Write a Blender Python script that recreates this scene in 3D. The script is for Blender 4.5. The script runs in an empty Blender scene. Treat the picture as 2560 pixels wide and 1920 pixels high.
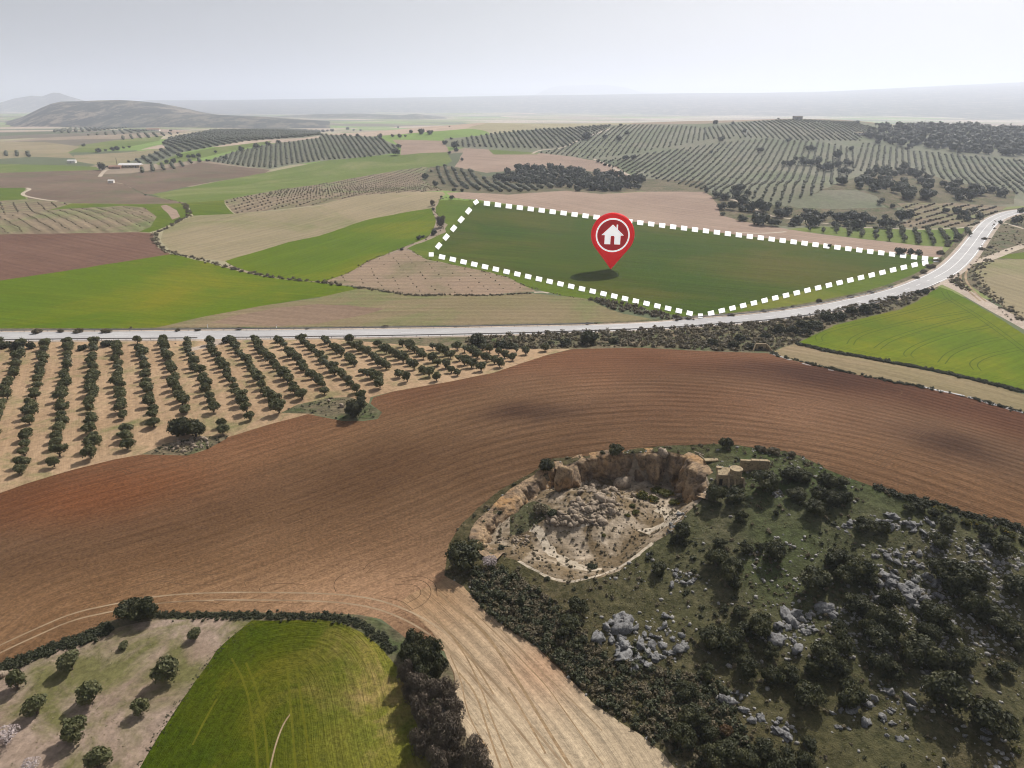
import bpy, math, random, time
import numpy as np
from mathutils import Vector, Euler
from mathutils.geometry import delaunay_2d_cdt
T0 = time.time()
random.seed(7); RNG = np.random.default_rng(7)
scn = bpy.context.scene
COL = scn.collection

# ------------------------------------------------------------------ camera, world, sun, exposure
CAMZ, PITCH, FPX = 72.0, math.radians(22.2), 1707.0
cd = bpy.data.cameras.new('camera'); cam = bpy.data.objects.new('camera', cd); COL.objects.link(cam)
cam.location = (0, 0, CAMZ); cam.rotation_euler = (math.pi/2 - PITCH, 0, 0)
cd.sensor_width = 36; cd.lens = 36*FPX/2560; cd.clip_start = 1; cd.clip_end = 60000
scn.camera = cam
SUN_AZ, SUN_EL = math.radians(33), math.radians(44)       # azimuth clockwise from +Y
wd = bpy.data.worlds.new('World'); scn.world = wd; wd.use_nodes = True
nt = wd.node_tree; nt.nodes.clear()
sky = nt.nodes.new('ShaderNodeTexSky'); sky.sky_type = 'NISHITA'; sky.sun_disc = False
sky.sun_elevation = SUN_EL; sky.sun_rotation = SUN_AZ
sky.air_density = 1.0; sky.dust_density = 4.0; sky.ozone_density = 1.0; sky.altitude = 0
hsv = nt.nodes.new('ShaderNodeHueSaturation'); hsv.inputs['Saturation'].default_value = 0.28
bg = nt.nodes.new('ShaderNodeBackground'); bg.inputs[1].default_value = 0.058
wo = nt.nodes.new('ShaderNodeOutputWorld')
veil = nt.nodes.new('ShaderNodeMix'); veil.data_type = 'RGBA'; veil.inputs[0].default_value = .22; veil.inputs[7].default_value = (9.0, 9.3, 10.4, 1)
nt.links.new(sky.outputs[0], hsv.inputs['Color']); nt.links.new(hsv.outputs[0], veil.inputs[6]); nt.links.new(veil.outputs[2], bg.inputs[0]); nt.links.new(bg.outputs[0], wo.inputs[0])
sl = bpy.data.lights.new('sun', 'SUN'); sl.energy = 5.0; sl.angle = math.radians(0.6); sl.color = (1.0, 0.95, 0.885)
so = bpy.data.objects.new('sun', sl); COL.objects.link(so)
sd = Vector((math.sin(SUN_AZ)*math.cos(SUN_EL), math.cos(SUN_AZ)*math.cos(SUN_EL), math.sin(SUN_EL)))
so.rotation_euler = sd.to_track_quat('Z', 'Y').to_euler(); so.location = sd*400
scn.view_settings.view_transform = 'Standard'; scn.view_settings.look = 'None'
scn.view_settings.exposure = 0.26; scn.view_settings.gamma = 1.0; scn.view_settings.use_curve_mapping = False
scn.render.engine = 'CYCLES'
scn.cycles.use_denoising = True; scn.cycles.denoising_input_passes = 'RGB_ALBEDO_NORMAL'; scn.cycles.denoising_prefilter = 'ACCURATE'
scn.cycles.pixel_filter_type = 'BLACKMAN_HARRIS'; scn.cycles.filter_width = 1.1
scn.cycles.max_bounces = 5; scn.cycles.diffuse_bounces = 2; scn.cycles.glossy_bounces = 2
scn.cycles.transmission_bounces = 2; scn.cycles.volume_bounces = 3; scn.cycles.transparent_max_bounces = 8
HAZE_DENSITY = 1.5e-4
HAZE_COLOR = (0.80, 0.86, 1.0)

# ------------------------------------------------------------------ picture -> place helpers
def O(*p): return [(x*1.1573, y*1.1573) for x, y in p]
def crop(x0, y0):
    return lambda *p: [(x0 + x*0.36166, y0 + y*0.36166) for x, y in p]
A, B, C, D, E, F = crop(0, 200), crop(800, 200), crop(1760, 200), crop(0, 700), crop(800, 700), crop(1760, 700)
G, H, Q, R, S = crop(0, 1320), crop(800, 1320), crop(1100, 1050), crop(1760, 1050), crop(1760, 1320)
Z = lambda *p: [(1380 + x*0.18083, 1100 + y*0.18083) for x, y in p]
K = lambda *p: [(2060 + x*0.22904, 480 + y*0.22904) for x, y in p]
CP, SP = math.cos(PITCH), math.sin(PITCH)

def hash2(ix, iy, seed):
    n = (ix.astype(np.int64)*374761393 + iy.astype(np.int64)*668265263 + seed*1442695041) & 0xFFFFFFFF
    n = ((n ^ (n >> 13))*1274126177) & 0xFFFFFFFF
    n = n ^ (n >> 16)
    return (n & 0xFFFFFF)/float(0xFFFFFF)
def vnoise(x, y, seed=0):
    x = np.asarray(x, float); y = np.asarray(y, float)
    ix, iy = np.floor(x), np.floor(y); fx, fy = x-ix, y-iy
    fx = fx*fx*(3-2*fx); fy = fy*fy*(3-2*fy)
    a = hash2(ix, iy, seed); b = hash2(ix+1, iy, seed); c = hash2(ix, iy+1, seed); d = hash2(ix+1, iy+1, seed)
    return ((a*(1-fx)+b*fx)*(1-fy) + (c*(1-fx)+d*fx)*fy)*2-1
def fbm(x, y, o=4, seed=0):
    v = 0; a = 1; s = 0
    for k in range(o):
        v = v + a*vnoise(x*2**k, y*2**k, seed+k*17); s += a; a *= .5
    return v/s
def sstep(a, b, x):
    t = np.clip((x-a)/(b-a), 0, 1); return t*t*(3-2*t)
def gau(x, y, cx, cy, sx, sy, rot=0.0):
    dx, dy = x-cx, y-cy; c, s = math.cos(rot), math.sin(rot)
    return np.exp(-0.5*(((dx*c+dy*s)/sx)**2 + ((-dx*s+dy*c)/sy)**2))

def angz(py, dist):      # height of a thing seen at row py, dist metres away
    return CAMZ - dist*math.tan(PITCH - math.atan((960-py)/FPX))
_px = [(900, 356), (1000, 350), (1100, 338), (1200, 325), (1400, 317), (1600, 310), (1700, 305), (1880, 300), (1990, 296), (2100, 299), (2150, 302), (2210, 308), (2300, 318), (2400, 315), (2560, 327), (2750, 350)]
RIDGE_X = np.array([(p-1280)/FPX*CP*1200 for p, q in _px]); RIDGE_Z = np.array([max(0, angz(q, 1200)) for p, q in _px])

def seg_near(x, y, line, chunk=20000):
    """nearest point on a polyline: distance, side, arclength, index+fraction"""
    L = np.asarray(line, float); P0, P1 = L[:-1], L[1:]
    dv = P1-P0; ln = np.hypot(dv[:, 0], dv[:, 1])+1e-9; cum = np.concatenate([[0], np.cumsum(ln)])
    x = np.atleast_1d(np.asarray(x, float)); y = np.atleast_1d(np.asarray(y, float))
    out = [np.empty(len(x)) for _ in range(4)]
    for a in range(0, len(x), chunk):
        X = x[a:a+chunk, None]-P0[None, :, 0]; Y = y[a:a+chunk, None]-P0[None, :, 1]
        traw = (X*dv[:, 0]+Y*dv[:, 1])/(ln**2); t = np.clip(traw, 0, 1)
        ex, ey = X-t*dv[:, 0], Y-t*dv[:, 1]; d2 = ex*ex+ey*ey
        i = np.argmin(d2, 1); r = np.arange(len(i))
        cr = dv[i, 0]*Y[r, i]-dv[i, 1]*X[r, i]
        out[0][a:a+chunk] = np.sqrt(d2[r, i]); out[1][a:a+chunk] = np.where(cr >= 0, 1, -1)
        out[2][a:a+chunk] = cum[i]+t[r, i]*ln[i]; out[3][a:a+chunk] = i+t[r, i]
    return out
def in_poly(x, y, poly):
    x = np.asarray(x, float); y = np.asarray(y, float); c = np.zeros(x.shape, bool); n = len(poly)
    P = np.asarray(poly); 
    m = (x >= P[:, 0].min()) & (x <= P[:, 0].max()) & (y >= P[:, 1].min()) & (y <= P[:, 1].max())
    xs, ys = x[m], y[m]; cc = np.zeros(xs.shape, bool)
    for i in range(n):
        x0, y0 = P[i]; x1, y1 = P[(i+1) % n]
        if y0 == y1: continue
        k = ((y0 > ys) != (y1 > ys)) & (xs < (x1-x0)*(ys-y0)/(y1-y0)+x0); cc ^= k
    c[m] = cc; return c

QUARRY = None
def h_base(x, y):
    x = np.asarray(x, float); y = np.asarray(y, float)
    z = 9.0*gau(x, y, 62, 140, 62, 42)
    z = z + 6.5*gau(x, y, 75, 98, 32, 22)
    z = z + 2.2*gau(x, y, -10, 165, 60, 25)
    z = z + 1.5*gau(x, y, -95, 150, 50, 40)
    # the olive hill on the right
    cz = np.interp(x*1200/np.maximum(y, 300), RIDGE_X, RIDGE_Z)
    f = np.clip((y-480)/720, 0, 1); f = f*f*(1.6-.6*f)*(1+.35*np.sin(f*math.pi))
    f = f*np.where(y > 1200, np.exp(-((y-1200)/420)**2), 1)
    side = sstep(-420, -140, x)
    z = z + cz*f*side
    z = z + 11*gau(x, y, 245, 560, 55, 34) + 6*gau(x, y, 330, 640, 90, 50)
    z = z + 7*gau(x, y, -45, 545, 150, 60) + 5*gau(x, y, -230, 470, 120, 60, .4)
    z = z + 21*gau(x, y, -330, 1120, 240, 150) + 20*gau(x, y, -640, 1480, 340, 200)
    z = z + 8*gau(x, y, -1100, 1750, 380, 160)
    dd = np.hypot(x, y)
    z = z + 9*sstep(600, 2200, dd)*fbm(x/560, y/430, 3, 5)*(1-.8*side*(dd < 1800))
    z = z + 26*sstep(2600, 5200, dd)*np.maximum(0, fbm(x/1500, y/900, 4, 11))
    z = z + .25*fbm(x/35, y/35, 2, 3)*(dd < 600)
    return z
def h(x, y):
    z = h_base(x, y)
    if QUARRY is None: return z
    x = np.asarray(x, float); y = np.asarray(y, float); shp = z.shape
    xf, yf, zf = np.atleast_1d(x).ravel(), np.atleast_1d(y).ravel(), np.atleast_1d(z).ravel().copy()
    P, W, bb = QUARRY
    m = (xf > bb[0]) & (xf < bb[1]) & (yf > bb[2]) & (yf < bb[3])
    if m.any():
        X, Y = xf[m], yf[m]
        ins = in_poly(X, Y, P[:-1])
        d, s, al, idx = seg_near(X, Y, P)
        w = np.interp(idx, np.arange(len(W)), W)
        k = np.where(ins, sstep(0, 1, d/w), 0)
        fl = 2.2 + .5*fbm(X/6, Y/6, 3, 9) + 4.2*gau(X, Y, RUB[0], RUB[1], 6.5, 5.5) + 1.2*sstep(0, 1, (X-RUB[0])/30)
        zz = zf[m]; zf[m] = zz*(1-k) + np.minimum(fl, zz)*k
    # hill roughness
    m = in_poly(xf, yf, HILLP) if HILLP is not None else np.zeros(xf.shape, bool)
    if m.any():
        zf[m] += .35*fbm(xf[m]/4, yf[m]/4, 3, 31)+.15*fbm(xf[m]/1.3, yf[m]/1.3, 2, 37)
    return zf.reshape(shp)
HILLP = None; RUB = (0, 0)

def unproj(pix, extra=0.0, hf=None):
    """where the sight line through each picture point meets the terrain (raised by extra)"""
    hf = hf or h
    p = np.asarray(pix, float); u = (p[:, 0]-1280)/FPX; v = -(p[:, 1]-960)/FPX
    dx = u; dy = CP + v*SP; dz = -SP + v*CP
    n = len(p); ex = np.broadcast_to(np.asarray(extra, float), (n,))
    ts = np.concatenate([[20], np.geomspace(40, 14000, 420)])
    hit = np.full(n, ts[-1]); prev = np.full(n, ts[0]); done = np.zeros(n, bool)
    X = ts[None]*dx[:, None]; Y = ts[None]*dy[:, None]; Zr = CAMZ+ts[None]*dz[:, None]
    below = Zr < hf(X, Y)+ex[:, None]
    any_ = below.any(1); j = np.where(any_, below.argmax(1), len(ts)-1)
    lo = ts[np.maximum(j-1, 0)]; hi = ts[j]
    for _ in range(14):
        mid = (lo+hi)/2; b = CAMZ+mid*dz < hf(mid*dx, mid*dy)+ex
        hi = np.where(b, mid, hi); lo = np.where(b, lo, mid)
    return np.stack([hi*dx, hi*dy], 1)
def dens(pix, step=9, closed=False):
    out = []; L = list(pix)+([pix[0]] if closed else [])
    for a, b in zip(L[:-1], L[1:]):
        k = max(1, int(math.hypot(b[0]-a[0], b[1]-a[1])/step))
        out += [(a[0]+(b[0]-a[0])*i/k, a[1]+(b[1]-a[1])*i/k) for i in range(k)]
    if not closed: out.append(L[-1])
    return out
def chaikin(pts, n=2, closed=False):
    p = [tuple(q) for q in pts]
    for _ in range(n):
        q = []
        L = p+([p[0]] if closed else [])
        if not closed: q.append(p[0])
        for a, b in zip(L[:-1], L[1:]):
            q.append((a[0]*.75+b[0]*.25, a[1]*.75+b[1]*.25)); q.append((a[0]*.25+b[0]*.75, a[1]*.25+b[1]*.75))
        if not closed: q.append(p[-1])
        p = q
    return p
def wline(pix, n=2, step=12): return unproj(dens(chaikin(pix, n), step))
def offset_poly(line, wl, wr=None):
    """closed band along a world polyline; widths may be arrays"""
    L = np.asarray(line, float); t = np.gradient(L, axis=0); t /= np.hypot(t[:, 0], t[:, 1])[:, None]+1e-9
    nrm = np.stack([-t[:, 1], t[:, 0]], 1); wr = wl if wr is None else wr
    a = L+nrm*np.reshape(wl, (-1, 1)); b = L-nrm*np.reshape(wr, (-1, 1))
    return np.concatenate([a, b[::-1]])
def wlen(p, n=2):
    return p

# ------------------------------------------------------------------ materials
class NB:
    def __init__(s, name, rough=.9, spec=.15):
        s.m = bpy.data.materials.new(name); s.m.use_nodes = True; s.t = s.m.node_tree
        s.b = s.t.nodes['Principled BSDF']; s.b.inputs['Roughness'].default_value = rough
        s.b.inputs['Specular IOR Level'].default_value = spec
        s.out = s.t.nodes['Material Output']
    def n(s, ty, **kw):
        x = s.t.nodes.new('ShaderNode'+ty)
        for k, v in kw.items(): setattr(x, k, v)
        return x
    def set(s, inp, v):
        if isinstance(v, bpy.types.NodeSocket): s.t.links.new(v, inp)
        elif isinstance(v, (tuple, list)) and len(v) == 3 and inp.type == 'RGBA': inp.default_value = (*v, 1)
        else: inp.default_value = v
    def math(s, op, a, b=0.0, c=None, clamp=False):
        x = s.n('Math', operation=op, use_clamp=clamp); s.set(x.inputs[0], a); s.set(x.inputs[1], b)
        if c is not None: s.set(x.inputs[2], c)
        return x.outputs[0]
    def mix(s, f, a, b, mode='MIX'):
        x = s.n('Mix', data_type='RGBA', blend_type=mode); s.set(x.inputs[0], f); s.set(x.inputs[6], a); s.set(x.inputs[7], b)
        return x.outputs[2]
    def coord(s):
        return s.n('TexCoord').outputs['Object']
    def scaled(s, v, sc):
        x = s.n('VectorMath', operation='MULTIPLY'); s.set(x.inputs[0], v); x.inputs[1].default_value = sc; return x.outputs[0]
    def noise(s, v, scale, detail=3, rough=.55, dist=0):
        x = s.n('TexNoise'); s.set(x.inputs['Vector'], v); x.inputs['Scale'].default_value = scale
        x.inputs['Detail'].default_value = detail; x.inputs['Roughness'].default_value = rough; x.inputs['Distortion'].default_value = dist
        return x.outputs[0]
    def ramp(s, f, lo, hi):
        x = s.n('MapRange'); s.set(x.inputs[0], f); x.inputs[1].default_value = lo; x.inputs[2].default_value = hi; x.clamp = True
        return x.outputs[0]
    def attr(s, name, vec=False):
        x = s.n('Attribute', attribute_name=name); return x.outputs['Vector' if vec else 'Color']
    def bump(s, hgt, dist, strength=1.0):
        x = s.n('Bump'); x.inputs['Strength'].default_value = strength; x.inputs['Distance'].default_value = dist; s.set(x.inputs['Height'], hgt)
        s.t.links.new(x.outputs[0], s.b.inputs['Normal'])
    def done(s, col):
        s.set(s.b.inputs['Base Color'], col); return s.m

def field_mat(name, c1, c2, big=.02, streak=.35, sp=1.0, line=0.0, lsp=3.0, speck=.35, spk=1.6, bump=.12, c3=None, c3t=(.55, .7), c3s=.05, rough=.95, tram=0.0, band=1.2):
    """soil or crop: broad patches, drill rows along the flow coordinates, clods"""
    b = NB(name, rough, .05); P = b.coord(); fl = b.attr('flow', True)
    col = b.mix(b.ramp(b.noise(P, big, 4, .6), .35, .65), c1, c2)
    if name not in ('worn_asphalt', 'gravel_shoulder'): c1, c2 = [tuple(v*.80 for v in c) for c in (c1, c2)]; c3 = c3 and tuple(v*.80 for v in c3); col = b.mix(b.ramp(b.noise(P, big, 4, .6), .35, .65), c1, c2)
    if c3 is not None:
        col = b.mix(b.ramp(b.noise(P, c3s, 5, .65, .6), *c3t), col, c3)
    st = b.noise(b.scaled(fl, (1/sp, .035/sp, 0)), 1.0, 4, .65)
    st2 = b.noise(b.scaled(fl, (.22/sp, .008/sp, 0)), 1.0, 2, .5)
    f = b.math('MULTIPLY_ADD', b.math('SUBTRACT', st, .5), streak*2.4, 1.0)
    f = b.math('MULTIPLY', f, b.math('MULTIPLY_ADD', b.math('SUBTRACT', st2, .5), streak*band, 1.0))
    sk = b.noise(P, spk, 4, .7)
    f = b.math('MULTIPLY', f, b.math('MULTIPLY_ADD', b.math('SUBTRACT', sk, .5), speck*2.6, 1.0))
    hb = b.math('ADD', b.math('MULTIPLY', st, 1.0), b.math('MULTIPLY', sk, .8))
    if line > 0:
        xs = b.n('SeparateXYZ'); b.t.links.new(fl, xs.inputs[0])
        wob = b.math('MULTIPLY_ADD', b.noise(b.scaled(P, (.05, .05, 0)), 1, 2), 1.2, xs.outputs[0])
        w = b.math('SINE', b.math('MULTIPLY', wob, 2*math.pi/lsp))
        w = b.math('MULTIPLY', w, b.ramp(b.noise(P, .09, 2), .3, .6))
        f = b.math('MULTIPLY', f, b.math('MULTIPLY_ADD', w, -line, 1.0)); hb = b.math('ADD', hb, b.math('MULTIPLY', w, -.4))
    if tram > 0:      # paired wheel lines every 24 m
        xs = b.n('SeparateXYZ'); b.t.links.new(fl, xs.inputs[0])
        for off in (0, 1.9):
            q = b.math('PINGPONG', b.math('ADD', xs.outputs[0], off), 11.0)
            q = b.ramp(q, .55, .12)
            f = b.math('MULTIPLY', f, b.math('MULTIPLY_ADD', q, -tram, 1.0))
    cc = b.n('CombineXYZ')
    for i in range(3): b.t.links.new(f, cc.inputs[i])
    col = b.mix(1.0, col, cc.outputs[0], 'MULTIPLY')
    col = b.mix(1.0, col, b.attr('tint'), 'MULTIPLY')
    if bump: b.bump(hb, bump)
    return b.done(col)

M = {}
M['plough'] = field_mat('ploughed_soil', (.106, .058, .030), (.160, .094, .053), .018, .40, .5, .03, 2.6, .62, 1.8, .26, band=.5)
M['pale'] = field_mat('pale_tilled_soil', (.41, .32, .215), (.48, .38, .26), .03, .24, .5, .09, 1.9, .45, 1.8, .14, c3=(.33, .22, .12), c3t=(.55, .8))
M['grove'] = field_mat('grove_soil', (.35, .235, .14), (.44, .305, .19), .03, .22, 1.2, 0, 3, .5, .9, .12, c3=(.20, .19, .085), c3t=(.5, .72), c3s=.10)
M['green_near'] = field_mat('young_wheat_dark', (.034, .060, .001), (.066, .078, .002), .05, .30, .55, .0, 1.5, .7, 1.6, .30, c3=(.125, .115, .008), c3t=(.50, .78), c3s=.09, band=.25)
M['green_bright'] = field_mat('young_wheat_bright', (.082, .135, .003), (.115, .158, .004), .012, .26, 1.5, .0, 2.5, .25, .7, .2, c3=(.20, .18, .007), c3t=(.50, .75), c3s=.012)
M['crop_line'] = field_mat('crop_wheel_line', (.055, .088, .003), (.07, .10, .004), .012, .2, 1.5, bump=.05)
M['crop_pale'] = field_mat('crop_pale_line', (.10, .105, .008), (.12, .118, .010), .1, .2, 1.5, bump=.05)
M['dark_line'] = field_mat('tyre_mark_dark', (.095, .054, .030), (.15, .09, .052), .1, .3, .6, bump=.1)
M['pale_line'] = field_mat('furrow_line', (.27, .18, .10), (.33, .23, .135), .1, .3, .6, bump=.1)
M['green_mid'] = field_mat('young_wheat_mid', (.080, .130, .008), (.115, .148, .012), .012, .25, 1.8, 0, 2.5, .22, .6, .2, c3=(.22, .20, .035), c3t=(.55, .8), c3s=.012, tram=.15)
M['green_plot'] = field_mat('dark_wheat', (.036, .072, .001), (.060, .082, .002), .010, .40, 2.2, 0, 2.5, .22, .5, .2, c3=(.095, .085, .012), c3t=(.48, .72), c3s=.010, tram=.14)
M['green_far'] = field_mat('meadow_green', (.115, .165, .030), (.15, .185, .045), .008, .22, 3, 0, 2.5, .2, .4, .1, c3=(.25, .24, .10), c3t=(.5, .75), c3s=.01)
M['beige'] = field_mat('stubble_beige', (.27, .225, .135), (.33, .265, .165), .012, .22, 2.0, .05, 5, .2, .6, .1, c3=(.185, .195, .075), c3t=(.5, .75), c3s=.014)
M['pinkish'] = field_mat('pinkish_soil', (.30, .215, .165), (.37, .27, .205), .012, .25, 2.0, .05, 6, .2, .5, .1)
M['brown'] = field_mat('dark_brown_soil', (.15, .105, .075), (.20, .14, .10), .014, .25, 2, .06, 6, .3, .5, .1, c3=(.13, .13, .07), c3t=(.5, .7), c3s=.02)
M['red'] = field_mat('red_brown_soil', (.145, .078, .056), (.185, .105, .075), .014, .22, 2, .06, 5, .3, .5, .1)
M['pink_soft'] = field_mat('pinkish_strip', (.215, .145, .10), (.25, .175, .12), .014, .25, 2, .03, 5, .35, .6, .1)
M['vine'] = field_mat('vineyard_soil', (.20, .155, .10), (.26, .20, .135), .015, .3, 2, .22, 7.5, .4, .45, .1, c3=(.17, .19, .08), c3t=(.48, .68), c3s=.02)
M['vine2'] = field_mat('vineyard_soil_pink', (.30, .215, .15), (.26, .195, .13), .02, .3, 1.6, .10, 6, .35, .6, .1, c3=(.18, .16, .085), c3t=(.5, .7), c3s=.03)
M['olivebrown'] = field_mat('thin_grass_soil', (.20, .17, .085), (.245, .185, .11), .016, .28, 1.4, .05, 5, .35, .8, .12, c3=(.145, .18, .06), c3t=(.5, .72), c3s=.022)
M['hillgrove'] = field_mat('hill_grove_ground', (.175, .18, .125), (.225, .21, .15), .010, .18, 3, 0, 5, .3, .3, .1, c3=(.14, .165, .09), c3t=(.45, .7), c3s=.012)
M['scrub'] = field_mat('scrub_ground', (.115, .105, .062), (.20, .155, .10), .06, .12, 1, 0, 5, .9, .8, .25, c3=(.07, .095, .035), c3t=(.45, .7), c3s=.15)
M['road'] = field_mat('worn_asphalt', (.34, .33, .33), (.40, .39, .385), .05, .12, .8, 0, 3, .12, 2.0, .01, rough=.8)
M['shoulder'] = field_mat('gravel_shoulder', (.33, .27, .22), (.40, .33, .27), .1, .2, .6, 0, 3, .5, 1.5, .05)
M['dirt'] = field_mat('dirt_track', (.45, .37, .29), (.52, .44, .35), .06, .25, .7, 0, 3, .35, 1.0, .05)
M['rut'] = field_mat('wheel_rut', (.24, .165, .10), (.40, .30, .195), .12, .1, .4, 0, 3, .2, 2.0, .02)
M['floor'] = field_mat('quarry_floor', (.30, .24, .175), (.44, .36, .27), .12, .12, 1, 0, 3, .7, 1.2, .2, c3=(.165, .12, .07), c3t=(.40, .56), c3s=.13)
M['quarry_pale'] = field_mat('pale_quarry_bed', (.46, .385, .29), (.54, .46, .36), .1, .15, 1, 0, 3, .5, 1.4, .12)
M['orchard'] = field_mat('orchard_ground', (.25, .18, .13), (.34, .26, .205), .08, .15, .8, 0, 3, .6, 1.2, .12, c3=(.145, .135, .055), c3t=(.44, .60), c3s=.09)

def m_hill():
    b = NB('hill_turf', .95, .05); P = b.coord()
    g = b.mix(b.ramp(b.noise(P, .06, 4, .6, .5), .4, .62), (.165, .150, .080), (.215, .175, .115))
    g = b.mix(b.ramp(b.noise(P, .028, 3), .52, .66), g, (.115, .155, .052))
    dk = b.ramp(b.noise(P, .9, 5, .7), .36, .70)
    g = b.mix(b.math('MULTIPLY', dk, .6), (.045, .046, .022), g)
    st = b.ramp(b.noise(P, 1.6, 4, .75), .63, .70)
    g = b.mix(b.math('MULTIPLY', st, .55), g, (.28, .255, .225))
    g = b.mix(1.0, g, b.attr('tint'), 'MULTIPLY')
    b.bump(b.noise(P, .8, 6, .75), .5); return b.done(g)
M['hill'] = m_hill()
def m_plain():
    b = NB('far_farmland', .95, .05); P = b.coord()
    v = b.n('TexVoronoi'); v.inputs['Scale'].default_value = .0042; v.inputs['Randomness'].default_value = .9
    wv = b.n('VectorMath', operation='ADD'); b.t.links.new(b.scaled(P, (.62, 1.25, 0)), wv.inputs[0])
    nz = b.n('TexNoise'); b.t.links.new(P, nz.inputs['Vector']); nz.inputs['Scale'].default_value = .004
    b.t.links.new(b.scaled(nz.outputs['Color'], (130, 130, 0)), wv.inputs[1]); b.t.links.new(wv.outputs[0], v.inputs['Vector'])
    xs = b.n('SeparateColor'); b.t.links.new(v.outputs['Color'], xs.inputs[0])
    cr = b.n('ValToRGB'); cr.color_ramp.interpolation = 'CONSTANT'; b.t.links.new(xs.outputs[0], cr.inputs[0])
    cols = [(.33, .28, .20), (.17, .19, .07), (.24, .19, .14), (.10, .115, .065), (.36, .28, .22), (.16, .23, .06), (.28, .25, .16), (.14, .12, .09)]
    el = cr.color_ramp.elements
    while len(el) < len(cols): el.new(.5)
    for i, c in enumerate(cols): el[i].position = i/len(cols); el[i].color = (*c, 1)
    f = b.math('MULTIPLY_ADD', b.noise(P, .02, 5, .7), .7, .65); cc = b.n('CombineXYZ')
    for i in range(3): b.t.links.new(f, cc.inputs[i])
    return b.done(b.mix(1.0, cr.outputs[0], cc.outputs[0], 'MULTIPLY'))
M['plain'] = m_plain()
def m_mount(name, c1, c2):
    b = NB(name, .95, .05); P = b.coord()
    return b.done(b.mix(b.ramp(b.noise(b.scaled(P, (1, .45, 1)), .013, 8, .78), .49, .58), c1, c2))
M['mount'] = m_mount('distant_slopes', (.04, .045, .035), (.15, .13, .10))
M['mount_green'] = m_mount('wooded_slopes', (.022, .026, .020), (.20, .165, .125))
def m_rock(name, c1, c2, c3, sc=.5, bump=.25):
    b = NB(name, .85, .2); P = b.coord()
    c = b.mix(b.ramp(b.noise(P, sc, 5, .65), .38, .62), c1, c2)
    c = b.mix(b.ramp(b.noise(P, sc*.35, 3), .52, .68), c, c3)
    v = b.n('TexVoronoi', feature='DISTANCE_TO_EDGE'); v.inputs['Scale'].default_value = sc*1.1; b.t.links.new(P, v.inputs['Vector'])
    nn = b.noise(P, sc*3, 6, .7)
    c = b.mix(b.ramp(nn, .34, .52), b.mix(.7, c, (.03, .02, .015)), c)
    b.bump(nn, bump); return b.done(c)
M['cliff'] = m_rock('quarry_rock', (.42, .29, .17), (.17, .12, .08), (.42, .24, .10), .45, .6)
M['limestone'] = m_rock('grey_limestone', (.27, .265, .26), (.17, .168, .165), (.09, .09, .095), 1.6, .25)
M['stones'] = m_rock('pale_stones', (.36, .345, .32), (.25, .235, .215), (.22, .21, .20), 1.6, .1)
M['rubble'] = m_rock('tan_rubble', (.36, .285, .21), (.25, .20, .15), (.14, .11, .085), 1.3, .2)
M['concrete'] = m_rock('ochre_render', (.36, .28, .17), (.28, .21, .125), (.40, .32, .21), .9, .05)
def m_leaf(name, c1, c2, c3=None, c3t=(.6, .7), trans=.25):
    b = NB(name, .65, .25); P = b.coord()
    oi = b.n('ObjectInfo')
    c = b.mix(b.ramp(b.noise(P, 1.1, 4, .7), .35, .65), c1, c2)
    c = b.mix(b.math('MULTIPLY', oi.outputs['Random'], .5), c, tuple(x*.62 for x in c1))
    if c3 is not None: c = b.mix(b.ramp(b.noise(P, .9, 3), *c3t), c, c3)
    b.done(c)
    tr = b.n('BsdfTranslucent'); b.set(tr.inputs[0], c); ms = b.n('MixShader'); ms.inputs[0].default_value = trans
    b.t.links.new(b.b.outputs[0], ms.inputs[1]); b.t.links.new(tr.outputs[0], ms.inputs[2]); b.t.links.new(ms.outputs[0], b.out.inputs[0])
    return b.m
M['oak'] = m_leaf('holm_oak_leaves', (.030, .035, .013), (.115, .110, .042))
M['oakbush'] = m_leaf('shrub_leaves', (.034, .040, .017), (.070, .072, .034))
M['olive'] = m_leaf('olive_leaves', (.085, .092, .036), (.18, .17, .078))
M['olive_far'] = m_leaf('olive_leaves_far', (.10, .11, .062), (.17, .17, .10), trans=.3)
M['oak_far'] = m_leaf('oak_leaves_far', (.034, .042, .022), (.06, .066, .034), trans=.2)
M['gorse'] = m_leaf('gorse', (.055, .060, .008), (.12, .11, .010), (.42, .28, .008), (.60, .68))
M['twig'] = m_leaf('bare_twigs', (.10, .078, .055), (.16, .125, .095), trans=.05)
M['blossom'] = m_leaf('almond_blossom', (.50, .43, .42), (.34, .27, .25), trans=.2)
M['drybush'] = m_leaf('dry_bush', (.10, .085, .045), (.20, .16, .10))
M['russet'] = m_leaf('russet_leaves', (.13, .07, .03), (.09, .075, .03))
M['tuft'] = m_leaf('hill_tufts', (.12, .125, .05), (.26, .21, .12))
def flat(name, c, rough=.6, spec=.3):
    b = NB(name, rough, spec); return b.done(c)
M['bark'] = m_rock('bark', (.12, .09, .065), (.08, .06, .045), (.15, .12, .09), 3, .03)
M['white'] = flat('white_paint', (.86, .86, .85)); M['steel'] = flat('galvanised_steel', (.22, .21, .21), .5, .5)
M['roof'] = flat('pale_roof', (.62, .60, .58)); M['wallw'] = flat('whitewash', (.70, .66, .60)); M['dark'] = flat('dark_opening', (.02, .018, .015))
M['tile'] = flat('roof_tile', (.32, .18, .12))
def m_pin_glow(name, c, e):      # emission added to brighten the pin's front, which faces away from the sun
    b = NB(name, .35, .2); b.b.inputs['Specular IOR Level'].default_value = .05; b.b.inputs['Emission Color'].default_value = (*c, 1); b.b.inputs['Emission Strength'].default_value = e; return b.done(c)
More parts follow.
